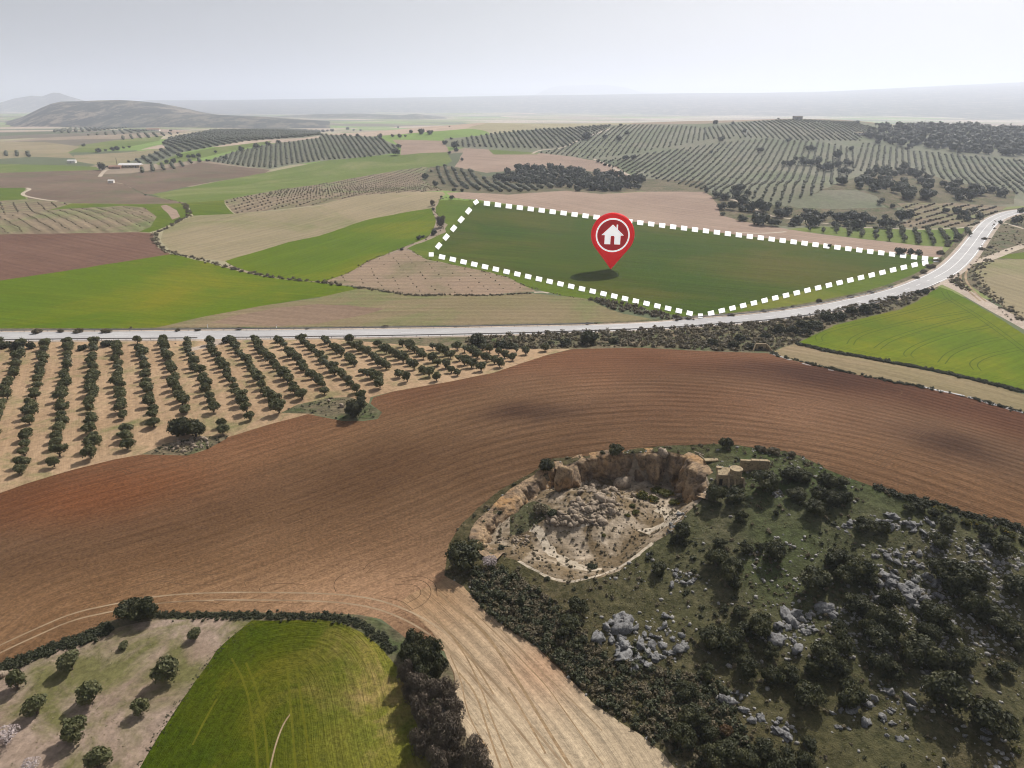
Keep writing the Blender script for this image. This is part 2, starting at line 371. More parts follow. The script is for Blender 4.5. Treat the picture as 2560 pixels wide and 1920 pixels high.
M['pin_red_glow'] = m_pin_glow('red_added_glow', (.60, .0005, .001), .40); M['pin_deep_glow'] = m_pin_glow('deep_red_added_glow', (.34, .0003, .001), .36); M['white_added_glow'] = m_pin_glow('white_added_glow', (.85, .82, .82), .6)
def m_water():
    b = NB('puddle_water', .12, .5); P = b.coord(); b.bump(b.noise(P, 2, 2), .01)
    return b.done((.36, .34, .32))
M['water'] = m_water()

# ------------------------------------------------------------------ mesh helpers
def mesh(name, V, Fc, mat=None, smooth=True):
    me = bpy.data.meshes.new(name); V = np.asarray(V, np.float32)
    if isinstance(Fc, np.ndarray):
        n, k = Fc.shape; me.vertices.add(len(V)); me.vertices.foreach_set('co', V.ravel())
        me.loops.add(n*k); me.loops.foreach_set('vertex_index', Fc.astype(np.int32).ravel())
        me.polygons.add(n); me.polygons.foreach_set('loop_start', np.arange(0, n*k, k, dtype=np.int32))
        me.update(calc_edges=True); me.validate()
    else:
        me.from_pydata([tuple(v) for v in V.tolist()], [], [tuple(f) for f in Fc]); me.update()
    if smooth: me.polygons.foreach_set('use_smooth', np.ones(len(me.polygons), bool))
    if mat: me.materials.append(M[mat] if isinstance(mat, str) else mat)
    return me
def obj(name, me, parent=None, kind=None, label=None, cat=None, group=None, loc=None):
    o = bpy.data.objects.new(name, me); COL.objects.link(o)
    if parent: o.parent = parent
    if kind: o['kind'] = kind
    if label: o['label'] = label
    if cat: o['category'] = cat
    if group: o['group'] = group
    if loc is not None: o.location = loc
    return o
def box(cx, cy, cz, sx, sy, sz):
    v = [(cx+a*sx/2, cy+b*sy/2, cz+c*sz/2) for a in (-1, 1) for b in (-1, 1) for c in (-1, 1)]
    f = [(0, 1, 3, 2), (4, 6, 7, 5), (0, 4, 5, 1), (2, 3, 7, 6), (0, 2, 6, 4), (1, 5, 7, 3)]
    return v, f
def prism(poly, z0, z1):
    n = len(poly); v = [(x, y, z0) for x, y in poly]+[(x, y, z1) for x, y in poly]
    f = [tuple(range(n))[::-1], tuple(range(n, 2*n))]+[(i, (i+1) % n, n+(i+1) % n, n+i) for i in range(n)]
    return v, f
def join(parts):
    V, Fc = [], []
    for v, f in parts:
        o = len(V); V += list(v); Fc += [tuple(i+o for i in q) for q in f]
    return V, Fc
def replicate(Tv, Tf, pos, scale, rot, squash=None):
    """many copies of a template as one array mesh"""
    n = len(pos); c, s = np.cos(rot), np.sin(rot); sc = np.reshape(scale, (n, 1))
    x = (Tv[None, :, 0]*c[:, None]-Tv[None, :, 1]*s[:, None])*sc; y = (Tv[None, :, 0]*s[:, None]+Tv[None, :, 1]*c[:, None])*sc
    z = Tv[None, :, 2]*sc*(1 if squash is None else np.reshape(squash, (n, 1)))
    V = np.stack([x+pos[:, 0:1], y+pos[:, 1:2], z+pos[:, 2:3]], 2).reshape(-1, 3)
    Fc = (Tf[None]+(np.arange(n)*len(Tv))[:, None, None]).reshape(-1, Tf.shape[1])
    return V, Fc
def on_ground(xy, dz=0.0):
    xy = np.asarray(xy, float).reshape(-1, 2); return np.column_stack([xy, h(xy[:, 0], xy[:, 1])+dz])
ONES = 'first second third fourth fifth sixth seventh eighth ninth tenth eleventh twelfth thirteenth fourteenth fifteenth sixteenth seventeenth eighteenth nineteenth'.split()
def ordn(i):
    if i <= 19: return ONES[i-1]
    t = {2: 'twent', 3: 'thirt', 4: 'fort', 5: 'fift', 6: 'sixt', 7: 'sevent', 8: 'eight', 9: 'ninet'}
    if i >= 100: return 'hundred and '+ordn(i-100) if i > 100 else 'hundredth'
    return t[i//10]+('ieth' if i % 10 == 0 else 'y-'+ONES[i % 10-1])
# ------------------------------------------------------------------ the ground, cut into fields
RIMP = [(Q((790, 330))[0], 1.6)] + [(Q((x, y))[0], w) for x, y, w in [
    (900, 300, 1.4), (1000, 262, 1.3), (1150, 245, 1.3), (1290, 235, 1.3), (1420, 225, 1.3), (1540, 215, 1.3), (1680, 235, 1.3), (1760, 290, 1.4), (1840, 380, 1.6),
    (1880, 480, 4), (1800, 560, 6), (1710, 640, 7), (1640, 740, 7), (1560, 800, 6), (1450, 860, 5), (1350, 950, 5), (1240, 1040, 5), (1120, 1085, 5), (1000, 1110, 6), (870, 1128, 7),
    (760, 1095, 7), (650, 1020, 7), (540, 975, 7), (430, 940, 6), (330, 910, 1.6), (262, 830, 1.4), (290, 730, 1.3), (370, 670, 1.3), (420, 610, 1.3), (470, 560, 1.3), (530, 500, 1.3), (620, 450, 1.3), (700, 400, 1.5)]]
_rp = [p for p, w in RIMP]; _rp.append(_rp[0]); _rw = [w for p, w in RIMP]; _rw.append(_rw[0])
rimW = unproj(_rp, hf=h_base)
RUB = tuple(unproj(Q((960, 480)), 2.0, hf=h_base)[0])
QUARRY = (rimW, np.array(_rw), (rimW[:, 0].min()-1, rimW[:, 0].max()+1, rimW[:, 1].min()-1, rimW[:, 1].max()+1))

hill_px = H((990, 400), (1130, 565), (1290, 690), (1500, 820), (1650, 960), (1760, 1070), (1900, 1215), (2080, 1345), (2212, 1425)) + [(1660, 1885), (2050, 2400), (3500, 2400), (3500, 1600)] \
    + R((2212, 740), (1900, 672), (1600, 582), (1400, 530), (1180, 462), (1000, 400), (860, 345), (700, 262), (560, 212), (340, 180)) \
    + Q((2212, 195), (1900, 165), (1500, 180), (1290, 212), (1000, 250), (780, 262), (640, 360), (420, 480), (260, 610), (150, 715), (60, 860), (30, 1075))
HILLP_ = unproj(dens(hill_px, 10, True), hf=h_base)
HILLP = HILLP_

def P_(pix, rough=0.0, step=9):
    w = unproj(dens(pix, step, True))
    if rough:
        d = np.hypot(w[:, 0], w[:, 1])
        a = rough*np.clip(d/200, .6, 3)
        w = w+np.column_stack([a*fbm(w[:, 0]/7, w[:, 1]/7, 3, 3), a*fbm(w[:, 0]/7, w[:, 1]/7, 3, 4)])
    return w
def flow_dir(pa, pb):
    w = unproj([pa, pb]); d = w[1]-w[0]; d /= np.hypot(*d)+1e-9; return ('dir', d)
FIELDS = []     # later entries win
def field(name, mat, poly, flow, tint=None, closed=True, fine=False):
    FIELDS.append(dict(name=name, mat=mat, poly=np.asarray(poly), flow=flow, tint=tint))
L0 = -260  # far left overscan
R0 = 2800
dA = flow_dir(A((200, 700))[0], A((900, 760))[0]); dH = flow_dir(A((300, 1400))[0], A((1500, 1500))[0])
# --- left and middle distance
field('far_green_strip', 'green_far', P_(A((-500, 575), (0, 580), (400, 588), (660, 600), (700, 622), (300, 632), (0, 642), (-500, 650))), dA)
field('far_green_meadow', 'green_far', P_(A((430, 470), (800, 415), (1130, 385), (1100, 420), (900, 460), (650, 500), (480, 500))), dA)
field('far_beige_field', 'beige', P_(A((-400, 420), (300, 428), (560, 460), (470, 500), (520, 540), (230, 530), (0, 545), (-400, 560))), dA)
field('far_fallow_field', 'beige', P_(A((510, 520), (880, 500), (1160, 470), (1080, 560), (860, 590), (740, 600), (520, 560))), dA)
field('far_pink_field', 'pinkish', P_(A((1050, 335), (1330, 350), (1200, 365), (1000, 345))), dA)
field('green_strip_between_groves', 'green_far', P_(A((1060, 570), (1250, 510), (1500, 465), (1800, 430), (1880, 420), (1850, 440), (1600, 490), (1300, 560), (1100, 590))), dA)
field('dark_grove_ground', 'hillgrove', P_(A((1430, 560), (1600, 500), (1850, 445), (2212, 400))+B((0, 375), (400, 395), (530, 450), (550, 500), (300, 540), (0, 562))+A((2000, 590), (1870, 618), (1700, 600))), dA)
field('ridge_grove_ground', 'hillgrove', P_(A((880, 570), (1060, 585), (1260, 500), (1700, 420), (2100, 400), (2212, 385), (2212, 360), (1900, 335), (1500, 345), (1200, 390), (1120, 450), (1160, 470))), dA)
field('dark_brown_field', 'brown', P_(A((-400, 650), (0, 642), (700, 622), (690, 690), (850, 720), (1000, 795), (1290, 852), (960, 858), (500, 852), (200, 822), (160, 780), (215, 750), (0, 745), (-400, 745)), .5), dA)
field('grey_brown_field', 'brown', P_(A((700, 650), (900, 645), (1400, 570), (1700, 605), (1870, 620), (1830, 645), (1500, 700), (1300, 735), (1050, 790), (1000, 792), (850, 715), (690, 690)), .5), dA)
field('small_green_field', 'green_mid', P_(A((-400, 745), (190, 745), (150, 785), (185, 822), (0, 838), (-400, 840)), .3), dA)
field('upper_vineyard', 'vine', P_(A((-400, 840), (0, 835), (200, 824), (500, 855), (320, 905), (0, 942), (-400, 950)), .3), dA)
field('green_fringe', 'green_mid', P_(A((320, 905), (500, 853), (960, 859), (1280, 852), (1325, 925), (1230, 975), (1090, 1035), (1030, 1055), (960, 1050), (1000, 880), (850, 868)), .3), dA)
field('bare_patch', 'pinkish', P_(A((1110, 870), (1150, 862), (1220, 900), (1245, 945), (1190, 965), (1160, 920)), .3), dA)
field('left_vineyard', 'vine', P_(A((-400, 950), (0, 942), (420, 892), (850, 870), (1000, 882), (1080, 945), (1040, 1015), (960, 1050), (0, 1068), (-400, 1075)), .4), flow_dir(A((100, 960))[0], A((250, 1060))[0]))
field('green_slope_field', 'green_far', P_(A((1050, 792), (1500, 702), (1830, 642), (2212, 565))+B((0, 562), (400, 522), (700, 505), (875, 500), (915, 560), (870, 592), (550, 630), (300, 668), (0, 720))+A((1900, 762), (1540, 832), (1380, 842), (1290, 852)), .5), flow_dir(A((1400, 760))[0], B((300, 600))[0]))
field('lower_green_patch', 'green_mid', P_(A((1285, 850), (1400, 842), (1545, 830), (1570, 880), (1610, 925), (1340, 938)), .3), dA)
field('slope_vineyard', 'vine', P_(A((1545, 832), (1900, 762), (2212, 720))+B((0, 720), (300, 665), (550, 622), (745, 600), (700, 690), (780, 740), (860, 765), (600, 778), (250, 802), (0, 862))+A((2000, 888), (1620, 926)), .5), flow_dir(A((1650, 900))[0], B((500, 690))[0]))
field('beige_hill_field', 'beige', P_(A((1108, 1100), (1130, 1040), (1240, 975), (1330, 940), (1620, 925), (1900, 905), (2212, 868))+B((0, 860), (250, 802), (480, 780), (620, 773), (850, 772), (870, 790), (830, 822), (775, 885), (600, 912), (300, 972), (0, 1077))+A((2000, 1120), (1555, 1252), (1400, 1236), (1180, 1190)), .4), flow_dir(A((1400, 1180))[0], B((300, 900))[0]))
field('diagonal_green_field', 'green_bright', P_(A((1555, 1252), (2000, 1120))+B((0, 1077), (300, 972), (600, 912), (770, 886), (800, 960), (790, 1020), (740, 1092), (630, 1132), (540, 1172), (330, 1252), (200, 1332), (20, 1396))+A((2050, 1385), (1830, 1355), (1640, 1302)), .4), flow_dir(A((1650, 1290))[0], B((500, 950))[0]))
field('red_brown_field', 'red', P_(A((-400, 1075), (0, 1067), (960, 1052), (1060, 1060), (1065, 1110), (1090, 1160), (1180, 1205), (850, 1256), (400, 1327), (0, 1387), (-400, 1440)), .4), dA)
field('big_green_field', 'green_bright', P_(A((-400, 1440), (0, 1387), (400, 1327), (850, 1256), (1190, 1203), (1440, 1262), (1640, 1320), (1830, 1360), (2030, 1385))+B((0, 1400), (150, 1420), (285, 1440), (240, 1460), (0, 1500))+D((1800, 180), (1400, 255), (1100, 325), (1000, 355), (880, 358), (400, 366), (0, 368), (-600, 372)), .4), dH)
field('pink_vineyard', 'vine2', P_(B((20, 1396), (200, 1335), (330, 1252), (560, 1176), (610, 1180), (740, 1245), (1100, 1312), (1300, 1362), (1460, 1437), (1500, 1462), (1300, 1475), (1100, 1490), (650, 1492), (400, 1450), (150, 1412)), .5), flow_dir(B((200, 1400))[0], B((1200, 1400))[0]))
field('thin_grass_field', 'olivebrown', P_(D((880, 358), (1100, 325), (1400, 255), (1800, 180), (2212, 122))+E((0, 118), (230, 68), (285, 48), (400, 70), (650, 112), (900, 102), (1100, 110), (1460, 92), (1700, 112), (1850, 130), (2000, 200), (2100, 235), (2212, 252))+[(1640, 800), (1600, 812)]+E((2212, 304), (1500, 318), (800, 330), (0, 335))+D((1600, 342)), .4), flow_dir(E((100, 250))[0], E((1500, 250))[0]))
field('pink_soil_strip', 'pink_soft', P_(D((1450, 300), (1600, 250), (1900, 195), (2212, 165))+E((200, 175), (450, 200), (300, 240), (0, 300))+D((1900, 320)), 1.2), dH)
# --- middle and right distance
field('upper_pink_field', 'pinkish', P_(B((500, 412), (870, 420), (888, 490), (860, 500), (700, 505), (555, 520), (560, 470)), .4), dA)
field('ridge_foot_field', 'pinkish', P_(B((1000, 475), (1300, 480), (1560, 500), (1900, 558), (2050, 600), (2170, 672), (2000, 652), (1700, 605), (1400, 620), (1150, 642), (930, 600), (960, 555)), .5), dA)
field('small_green_slope', 'green_far', P_(B((1160, 478), (1470, 475), (1560, 480), (1500, 515), (1200, 515)), .3), dA)
field('hill_grove_ground', 'hillgrove', P_(B((860, 405), (1000, 395), (1500, 340), (2020, 310))+C((0, 302), (300, 285), (640, 268), (1050, 285), (1200, 305), (1400, 325), (1600, 318), (2212, 350), (2900, 420), (2900, 900), (2212, 870), (2050, 880), (1900, 1010), (1850, 1060), (1720, 1155), (1500, 1145), (1200, 1115), (800, 1065), (520, 1018), (240, 972), (110, 930), (60, 810), (0, 775))+B((2160, 690), (2212, 560), (1900, 548), (1480, 500), (1000, 470), (870, 460))), flow_dir(C((300, 700))[0], C((500, 420))[0]))
field('wood_ground', 'scrub', P_(B((700, 690), (760, 600), (900, 595), (1100, 640), (1130, 670), (1300, 640), (1500, 598), (1750, 620), (1990, 650), (2212, 680))+C((0, 700), (60, 800), (110, 900), (0, 790))+B((2212, 770), (1950, 788), (1700, 765), (1500, 778), (1300, 792), (1000, 776), (860, 765), (780, 735)), .6), dA)
field('scrubby_knoll', 'scrub', P_(C((900, 730), (1130, 640), (1400, 600), (1700, 700), (2150, 770), (2150, 860), (1850, 865), (1330, 880), (1340, 1000), (1200, 1020), (700, 1005), (520, 1010), (300, 1000), (110, 930), (60, 800), (330, 850), (560, 870), (800, 760)), .6), dA)
field('knoll_grass', 'hillgrove', P_(C((560, 860), (820, 760), (1050, 760), (1180, 800), (1260, 880), (900, 890), (640, 885)), .8), dA)
field('wide_beige_field', 'pinkish', P_(B((870, 778), (1000, 776), (1300, 792), (1500, 778), (1700, 765), (1950, 788), (2212, 772))+C((0, 772), (50, 800), (105, 880), (115, 932), (240, 972), (420, 1005), (560, 1030), (800, 1065), (1200, 1112), (1640, 1158), (1660, 1200), (1640, 1225), (1280, 1205), (700, 1140), (300, 1105), (0, 1055))+B((2212, 985), (1500, 885), (1085, 828), (930, 815)), .5), flow_dir(B((1200, 810))[0], C((300, 1060))[0]))
field('lower_grove_ground', 'green_far', P_(C((560, 1030), (800, 1012), (1100, 1022), (1500, 1035), (1900, 1018), (1850, 1070), (1720, 1155), (1500, 1145), (1200, 1110), (800, 1062)), .3), dA)
field('small_bush_vineyard', 'vine', P_(C((1335, 850), (1700, 850), (2100, 875), (1960, 960), (1880, 1010), (1500, 1032), (1330, 1010), (1440, 950)), .3), dA)
field('junction_scrub', 'scrub', P_(C((2000, 960), (2240, 900), (2900, 880), (2900, 1700), (2212, 1690), (2000, 1520), (1850, 1430), (1700, 1390), (1660, 1360), (1850, 1220)), .3), dA)
field('brown_round_field', 'beige', P_(C((1990, 1242), (2212, 1240), (2900, 1240), (2900, 2000), (2212, 1672), (2080, 1580), (1960, 1480), (1905, 1400), (1870, 1330), (1900, 1280)), .2), flow_dir(C((1950, 1400))[0], C((2212, 1480))[0]))
field('green_sliver', 'green_mid', P_(C((2000, 1232), (2090, 1205), (2212, 1190), (2900, 1140), (2900, 1235), (2212, 1238)), .2), dA)
gate_px = B((600, 1165), (740, 1242), (1100, 1312), (1300, 1362), (1460, 1437), (1700, 1492), (1830, 1512), (2000, 1545), (2212, 1578))+[(1650, 780), (1700, 790), (1736, 800)]+C((150, 1640), (400, 1590), (650, 1562), (900, 1530), (1180, 1455), (1430, 1395), (1500, 1332), (1640, 1252), (1625, 1225), (1280, 1195), (700, 1122), (300, 1080), (0, 1040))+B((2212, 985), (1500, 885), (1085, 833), (900, 828), (825, 832), (795, 880), (800, 920), (880, 1000), (870, 1050), (760, 1100), (660, 1135))
dPl = flow_dir(B((1000, 1050))[0], B((1900, 1130))[0])
field('dashed_field_margin', 'green_mid', P_(gate_px, .9), dPl)
PLOT = [(1190, 505), (2340, 649), (1751, 789), (1078, 636)]
field('marked_green_plot', 'green_plot', P_(PLOT, 0), dPl)
# --- foreground
road_px = [(-700, 843), (-300, 842), (0, 841), (400, 838), (800, 834.5), (1200, 829), (1600, 818)]+C((0, 1673), (300, 1652), (620, 1616), (900, 1570), (1060, 1535), (1273, 1487), (1410, 1445), (1526, 1398), (1630, 1350), (1716, 1296), (1798, 1215), (1868, 1125), (1935, 1030), (1988, 972), (2090, 925), (2200, 903), (2400, 890), (2900, 880))
ROAD = wline(road_px, 2, 10)
ROADNEAR = ROAD
grove_px = D((-1100, 440), (0, 428), (1000, 420), (2212, 405))+E((0, 402), (900, 470), (1600, 478), (1750, 475), (1560, 522), (1400, 572), (1200, 642), (900, 702), (500, 772), (350, 812), (340, 860), (150, 960))+D((2130, 928), (1850, 1002), (1560, 1092), (1400, 1180), (1290, 1210), (980, 1207), (780, 1242), (500, 1312), (200, 1402), (0, 1472), (-1100, 1900))
field('roadside_scrub', 'scrub', P_(D((-1100, 400), (0, 395), (1000, 390), (2212, 380))+E((0, 378), (1000, 372), (2212, 330))+F((0, 310), (620, 250), (1200, 140), (1600, 30), (1640, 55), (1450, 165), (1250, 232), (900, 312), (640, 440), (470, 503), (300, 500), (0, 492))+E((2212, 467), (1750, 478), (1000, 490), (0, 480))+D((1000, 470), (0, 490), (-1100, 520)), .8), dH)
field('far_verge', 'scrub', offset_poly(ROAD, 9.0, 0.0), dH)
GROVE_W = P_(grove_px, .4)
field('olive_grove_ground', 'grove', GROVE_W, flow_dir((231, 1150), (231, 880)))
GT_px = F((1640, 48), (1560, 90), (1450, 165), (1250, 232), (900, 312), (640, 440), (700, 452), (1100, 532), (1500, 603), (1900, 692), (2212, 772), (3000, 980), (3000, 760), (2212, 372), (2000, 235), (1720, 78))
GTW = P_(GT_px, .6)
field('fallow_strip', 'olivebrown', P_(F((440, 503), (640, 436), (700, 455), (1100, 540), (1900, 700), (2212, 790), (3000, 1000), (4800, 1560), (4800, 1730), (3000, 1180), (2212, 918), (1800, 802), (1480, 732), (1200, 682), (900, 622), (600, 552)), .5), flow_dir(F((700, 500))[0], F((1900, 760))[0]))
gl = unproj(dens(F((640, 440), (900, 500), (1300, 575), (1900, 690), (2212, 770), (3000, 980)), 12))
field('green_triangle_field', 'green_bright', GTW, flow_dir(F((700, 420))[0], F((1640, 130))[0]))
pl_px = D((-1100, 1900), (0, 1472), (200, 1402), (500, 1312), (780, 1242), (980, 1207), (1290, 1212), (1400, 1182), (1560, 1092), (1850, 1002), (2130, 927))+E((150, 975), (300, 975), (400, 960), (432, 915), (350, 855), (370, 812), (500, 772), (900, 702), (1200, 642), (1400, 572), (1560, 522), (1750, 477), (2212, 467))+F((0, 492), (440, 505), (600, 552), (900, 622), (1200, 682), (1480, 732), (1800, 802), (2212, 918), (3000, 1160), (4800, 1712), (4800, 2500))+[(1900, 1400), (1660, 1880), (1800, 2300), (1400, 2300)]+H((1180, 1659), (1050, 1500), (960, 1300), (920, 1000), (860, 850), (590, 755), (500, 690), (420, 630), (280, 600), (0, 588))+G((1500, 580), (1100, 588), (760, 640), (650, 740), (450, 792), (230, 872), (0, 962), (-600, 1250))
FURROW = unproj(dens(chaikin([(-300, 1640)]+[(x*1.1573, y*1.1573) for x, y in [(0, 1235), (400, 1125), (800, 985), (1000, 915), (1200, 875), (1450, 862), (1700, 885), (2000, 950), (2300, 1040), (2600, 1150)]], 3), 15))
pale_line = wline(H((-200, 475), (0, 480), (400, 520), (650, 640), (900, 830), (1120, 1050), (1400, 1370), (1640, 1659), (1800, 1860)), 2)
PALE_AX = unproj(dens(chaikin(H((640, 380), (900, 600), (1200, 900), (1500, 1230), (1800, 1600), (1950, 1900)), 2), 12))
def tint_plough(x, y):
    t = np.ones((len(x), 3))
    w = fbm(x/22, y/22, 4, 71)*1.8
    def blob(px, sx, sy, rot, rgb, amt=1.0):
        c = unproj([px])[0]; k = np.clip(gau(x+3*w, y+3*w, c[0], c[1], sx, sy, rot)*amt, 0, 1)[:, None]
        t[:] = t*(1-k)+t*np.array(rgb)*k
    hd = seg_near(x, y, FURROW); dist = hd[0]*hd[1]
    k = sstep(6, 40, dist+6*w)[:, None]; t[:] = t*(1-k*.9)+t*np.array((1.16, .92, .82))*k*.9            # redder soil towards the road
    blob((1300, 1150), 28, 12, .2, (1.2, 1.2, 1.15), .7); blob((900, 1080), 35, 9, .3, (1.30, 1.28, 1.2), .9); blob((300, 1230), 16, 7, .2, (1.1, .8, .62), .9)
    blob((500, 1330), 50, 9, .45, (.80, .76, .72), .9); blob((60, 1580), 34, 12, .5, (1.6, 1.6, 1.5), .95)
    blob((1279, 1028), 6, 3.0, .2, (.50, .47, .50), 1.1); blob((1385, 1030), 6, 2.2, 0, (.6, .6, .65), 1)
    blob((2380, 1110), 8, 5, -.3, (.50, .48, .52), 1); blob((2030, 935), 16, 8, -.2, (.50, .47, .52), 1.2); blob((2500, 1030), 40, 14, -.5, (.62, .56, .58), 1)
    blob((1850, 1010), 30, 14, -.3, (1.22, 1.12, 1.12), .9); blob((2480, 1270), 22, 9, -.6, (1.3, 1.22, 1.1), .9)
    blob((700, 1500), 26, 4, .1, (1.5, 1.55, 1.6), .9); blob((1040, 1480), 16, 9, 0, (1.7, 1.75, 1.85), .9); blob((950, 1440), 12, 9, 0, (1.2, 1.2, 1.2), .8)
    return t
field('hedge_bank', 'scrub', P_(G((-600, 1240), (0, 950), (230, 850), (450, 770), (700, 650), (1100, 570), (2212, 570))+H((0, 570), (300, 590), (560, 720), (760, 800), (980, 1000), (1010, 1400), (1300, 1800), (1700, 2900), (300, 2900), (0, 1000))+G((1500, 1000), (700, 900), (-600, 1500))), dH)
field('ploughed_field', 'plough', P_(pl_px, .25), ('line', FURROW), tint_plough)
pale_px = H((640, 450), (780, 400), (900, 330), (990, 400), (1130, 565), (1290, 690), (1500, 820), (1650, 960), (1760, 1070), (1900, 1215), (2080, 1345), (2212, 1425))+[(1660, 1885), (2050, 2400), (1470, 2400)]+H((1180, 1659), (1050, 1500), (960, 1300), (925, 1000), (870, 850), (760, 700), (640, 600), (560, 520))
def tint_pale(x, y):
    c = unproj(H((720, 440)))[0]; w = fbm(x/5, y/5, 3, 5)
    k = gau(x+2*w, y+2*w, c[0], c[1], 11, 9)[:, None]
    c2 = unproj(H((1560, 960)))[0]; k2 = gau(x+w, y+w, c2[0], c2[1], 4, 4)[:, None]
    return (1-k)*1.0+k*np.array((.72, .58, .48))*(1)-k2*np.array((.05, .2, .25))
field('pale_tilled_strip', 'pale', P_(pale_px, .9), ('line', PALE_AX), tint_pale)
orch_px = G((-900, 1400), (0, 985), (230, 890), (450, 812), (650, 760), (760, 700), (1060, 640), (1500, 625), (1740, 655), (1640, 730), (1500, 850), (1340, 1060), (1150, 1340), (960, 1659), (300, 2900), (-2600, 2900))
gn_px = G((1740, 640), (2212, 628))+H((0, 628), (150, 655), (290, 725), (430, 835), (540, 960), (600, 1100), (650, 1300), (740, 1500), (860, 1659), (1200, 2900), (-1850, 2900))+G((870, 1800), (960, 1659), (1150, 1340), (1340, 1060), (1500, 850), (1640, 730))
ORCH_W = P_(orch_px, .7); GN_W = P_(gn_px, .7)
field('orchard_ground', 'orchard', ORCH_W, flow_dir(G((300, 1500))[0], G((1300, 800))[0]))
GARC = unproj(dens(chaikin(G((-200, 1900), (400, 1659), (1100, 1450), (1900, 1300))+H((100, 1250), (300, 1600), (450, 2000)), 2), 10))
GARC = unproj(dens(chaikin(G((900, 1800), (1100, 1500), (1400, 1050), (1700, 760), (2100, 680))+H((100, 700), (280, 830), (380, 1100), (450, 1500), (600, 1900)), 3), 10))
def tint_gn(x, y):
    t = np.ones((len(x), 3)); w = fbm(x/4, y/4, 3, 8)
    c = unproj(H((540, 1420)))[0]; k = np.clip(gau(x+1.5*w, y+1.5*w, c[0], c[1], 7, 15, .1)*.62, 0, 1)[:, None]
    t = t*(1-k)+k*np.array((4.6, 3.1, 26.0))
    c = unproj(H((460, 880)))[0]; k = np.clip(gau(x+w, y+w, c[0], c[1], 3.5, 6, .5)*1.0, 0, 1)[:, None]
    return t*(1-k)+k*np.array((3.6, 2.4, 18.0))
field('young_wheat_field', 'green_near', GN_W, ('line', GARC), tint_gn)
def tint_turf(x, y):
    w = fbm(x/9, y/9, 3, 44); c1 = unproj(R((700, 700)))[0]
    k = (1-gau(x+5*w, y+5*w, c1[0], c1[1], 26, 26))[:, None]*np.clip(.75+.5*w, 0, 1)[:, None]
    return (1-k)*np.array((.92, 1.0, .95))+k*np.array((.92, .76, .66))
field('rocky_hill', 'hill', HILLP_, ('dir', np.array([1.0, 0])), tint_turf)
field('quarry_floor', 'floor', rimW[:-1], ('dir', np.array([1.0, 0])), None)
field('quarry_grass', 'hill', P_(Q((490, 650), (560, 590), (640, 560), (760, 590), (780, 650), (700, 700), (600, 770), (480, 800)), .6), ('dir', np.array([1.0, 0])))
for ln, wq in [([(630, 748), (700, 765), (715, 850), (780, 925), (880, 985), (1000, 1030), (1120, 1030)], 1.7), ([(540, 975), (650, 1035), (740, 1085), (870, 1122), (1000, 1100), (1150, 1060), (1280, 1000), (1400, 905), (1470, 850)], .5), ([(1500, 610), (1600, 640), (1620, 700), (1500, 740), (1400, 790)], 2.6), ([(900, 745), (1000, 730), (1100, 705)], .5)]:
    l = unproj(dens(chaikin(Q(*ln), 2), 4)); k = len(l); field('pale_quarry_bed', 'quarry_pale', offset_poly(l, wq*.5*(1+.7*fbm(np.arange(k)/3, np.zeros(k)+wq, 2, 4)), wq*.5*(1+.7*fbm(np.arange(k)/3, np.zeros(k)+9+wq, 2, 4))), dH)
# stone islands in the ploughed field
field('stony_island', 'scrub', P_(D((980, 1205), (1150, 1130), (1400, 1080), (1580, 1075), (1560, 1100), (1450, 1160), (1300, 1210)), .3), dH)
field('stony_island', 'scrub', P_(D((1940, 920), (2060, 860), (2212, 830))+E((50, 815), (200, 810), (330, 850), (432, 915), (400, 955), (250, 975), (120, 965))+D((2140, 925)), .3), dH)
# tracks
def strip(name, mat, pix, w, step=8, n=2):
    field(name, mat, offset_poly(wline(pix, n, step), w/2), dH)
def wstrip(name, mat, line, off, w):
    L = np.asarray(line); t = np.gradient(L, axis=0); t /= np.hypot(t[:, 0], t[:, 1])[:, None]
    field(name, mat, offset_poly(L+np.stack([-t[:, 1], t[:, 0]], 1)*off, w/2), dH)
tr1 = wline([(-300, 1720)]+G((-100, 890), (0, 835), (250, 720), (500, 610), (780, 550), (1100, 490), (1500, 470), (1900, 472), (2212, 478))+H((200, 492), (400, 525), (600, 600), (760, 690), (900, 800), (1050, 960), (1250, 1180), (1450, 1420), (1640, 1659), (1830, 1900)), 2, 6)
wstrip('wheel_track', 'rut', tr1, .85, .30); wstrip('wheel_track', 'rut', tr1, -.85, .30)
strip('field_path', 'rut', G((1860, 1700), (1880, 1600), (1910, 1480), (1960, 1350), (2015, 1275)), .2)
strip('footpath', 'dirt', C((960, 1022), (1150, 1020), (1400, 1032), (1700, 1030), (1890, 1010)), 2.2)
strip('footpath', 'dirt', C((180, 822), (240, 838), (380, 905), (470, 945), (620, 960), (760, 985), (900, 995)), 2.4)
strip('hill_track', 'dirt', B((1470, 508), (1500, 490), (1560, 480), (1660, 475), (1760, 430), (1850, 390), (2010, 335)), 3.5)
strip('hill_track', 'dirt', B((1890, 545), (2000, 590), (2060, 625), (2165, 668)), 3.5)
strip('farm_track', 'dirt', A((690, 668), (705, 645), (740, 615), (900, 600)), 4)
strip('farm_track', 'dirt', A((400, 838), (300, 828), (160, 800), (155, 780), (215, 755), (180, 745)), 3)
strip('pale_washout', 'dirt', E((1480, 85), (1540, 82), (1580, 90)), 1.6)
strip('pale_washout', 'dirt', C((210, 1052), (400, 1062), (570, 1048)), 2.5)
jt = wline(C((1610, 1345), (1660, 1400), (1800, 1460), (1940, 1545), (2212, 1690), (2500, 1850), (2900, 2060)), 2, 8)
field('side_road', 'shoulder', offset_poly(jt, 3.1), dH)
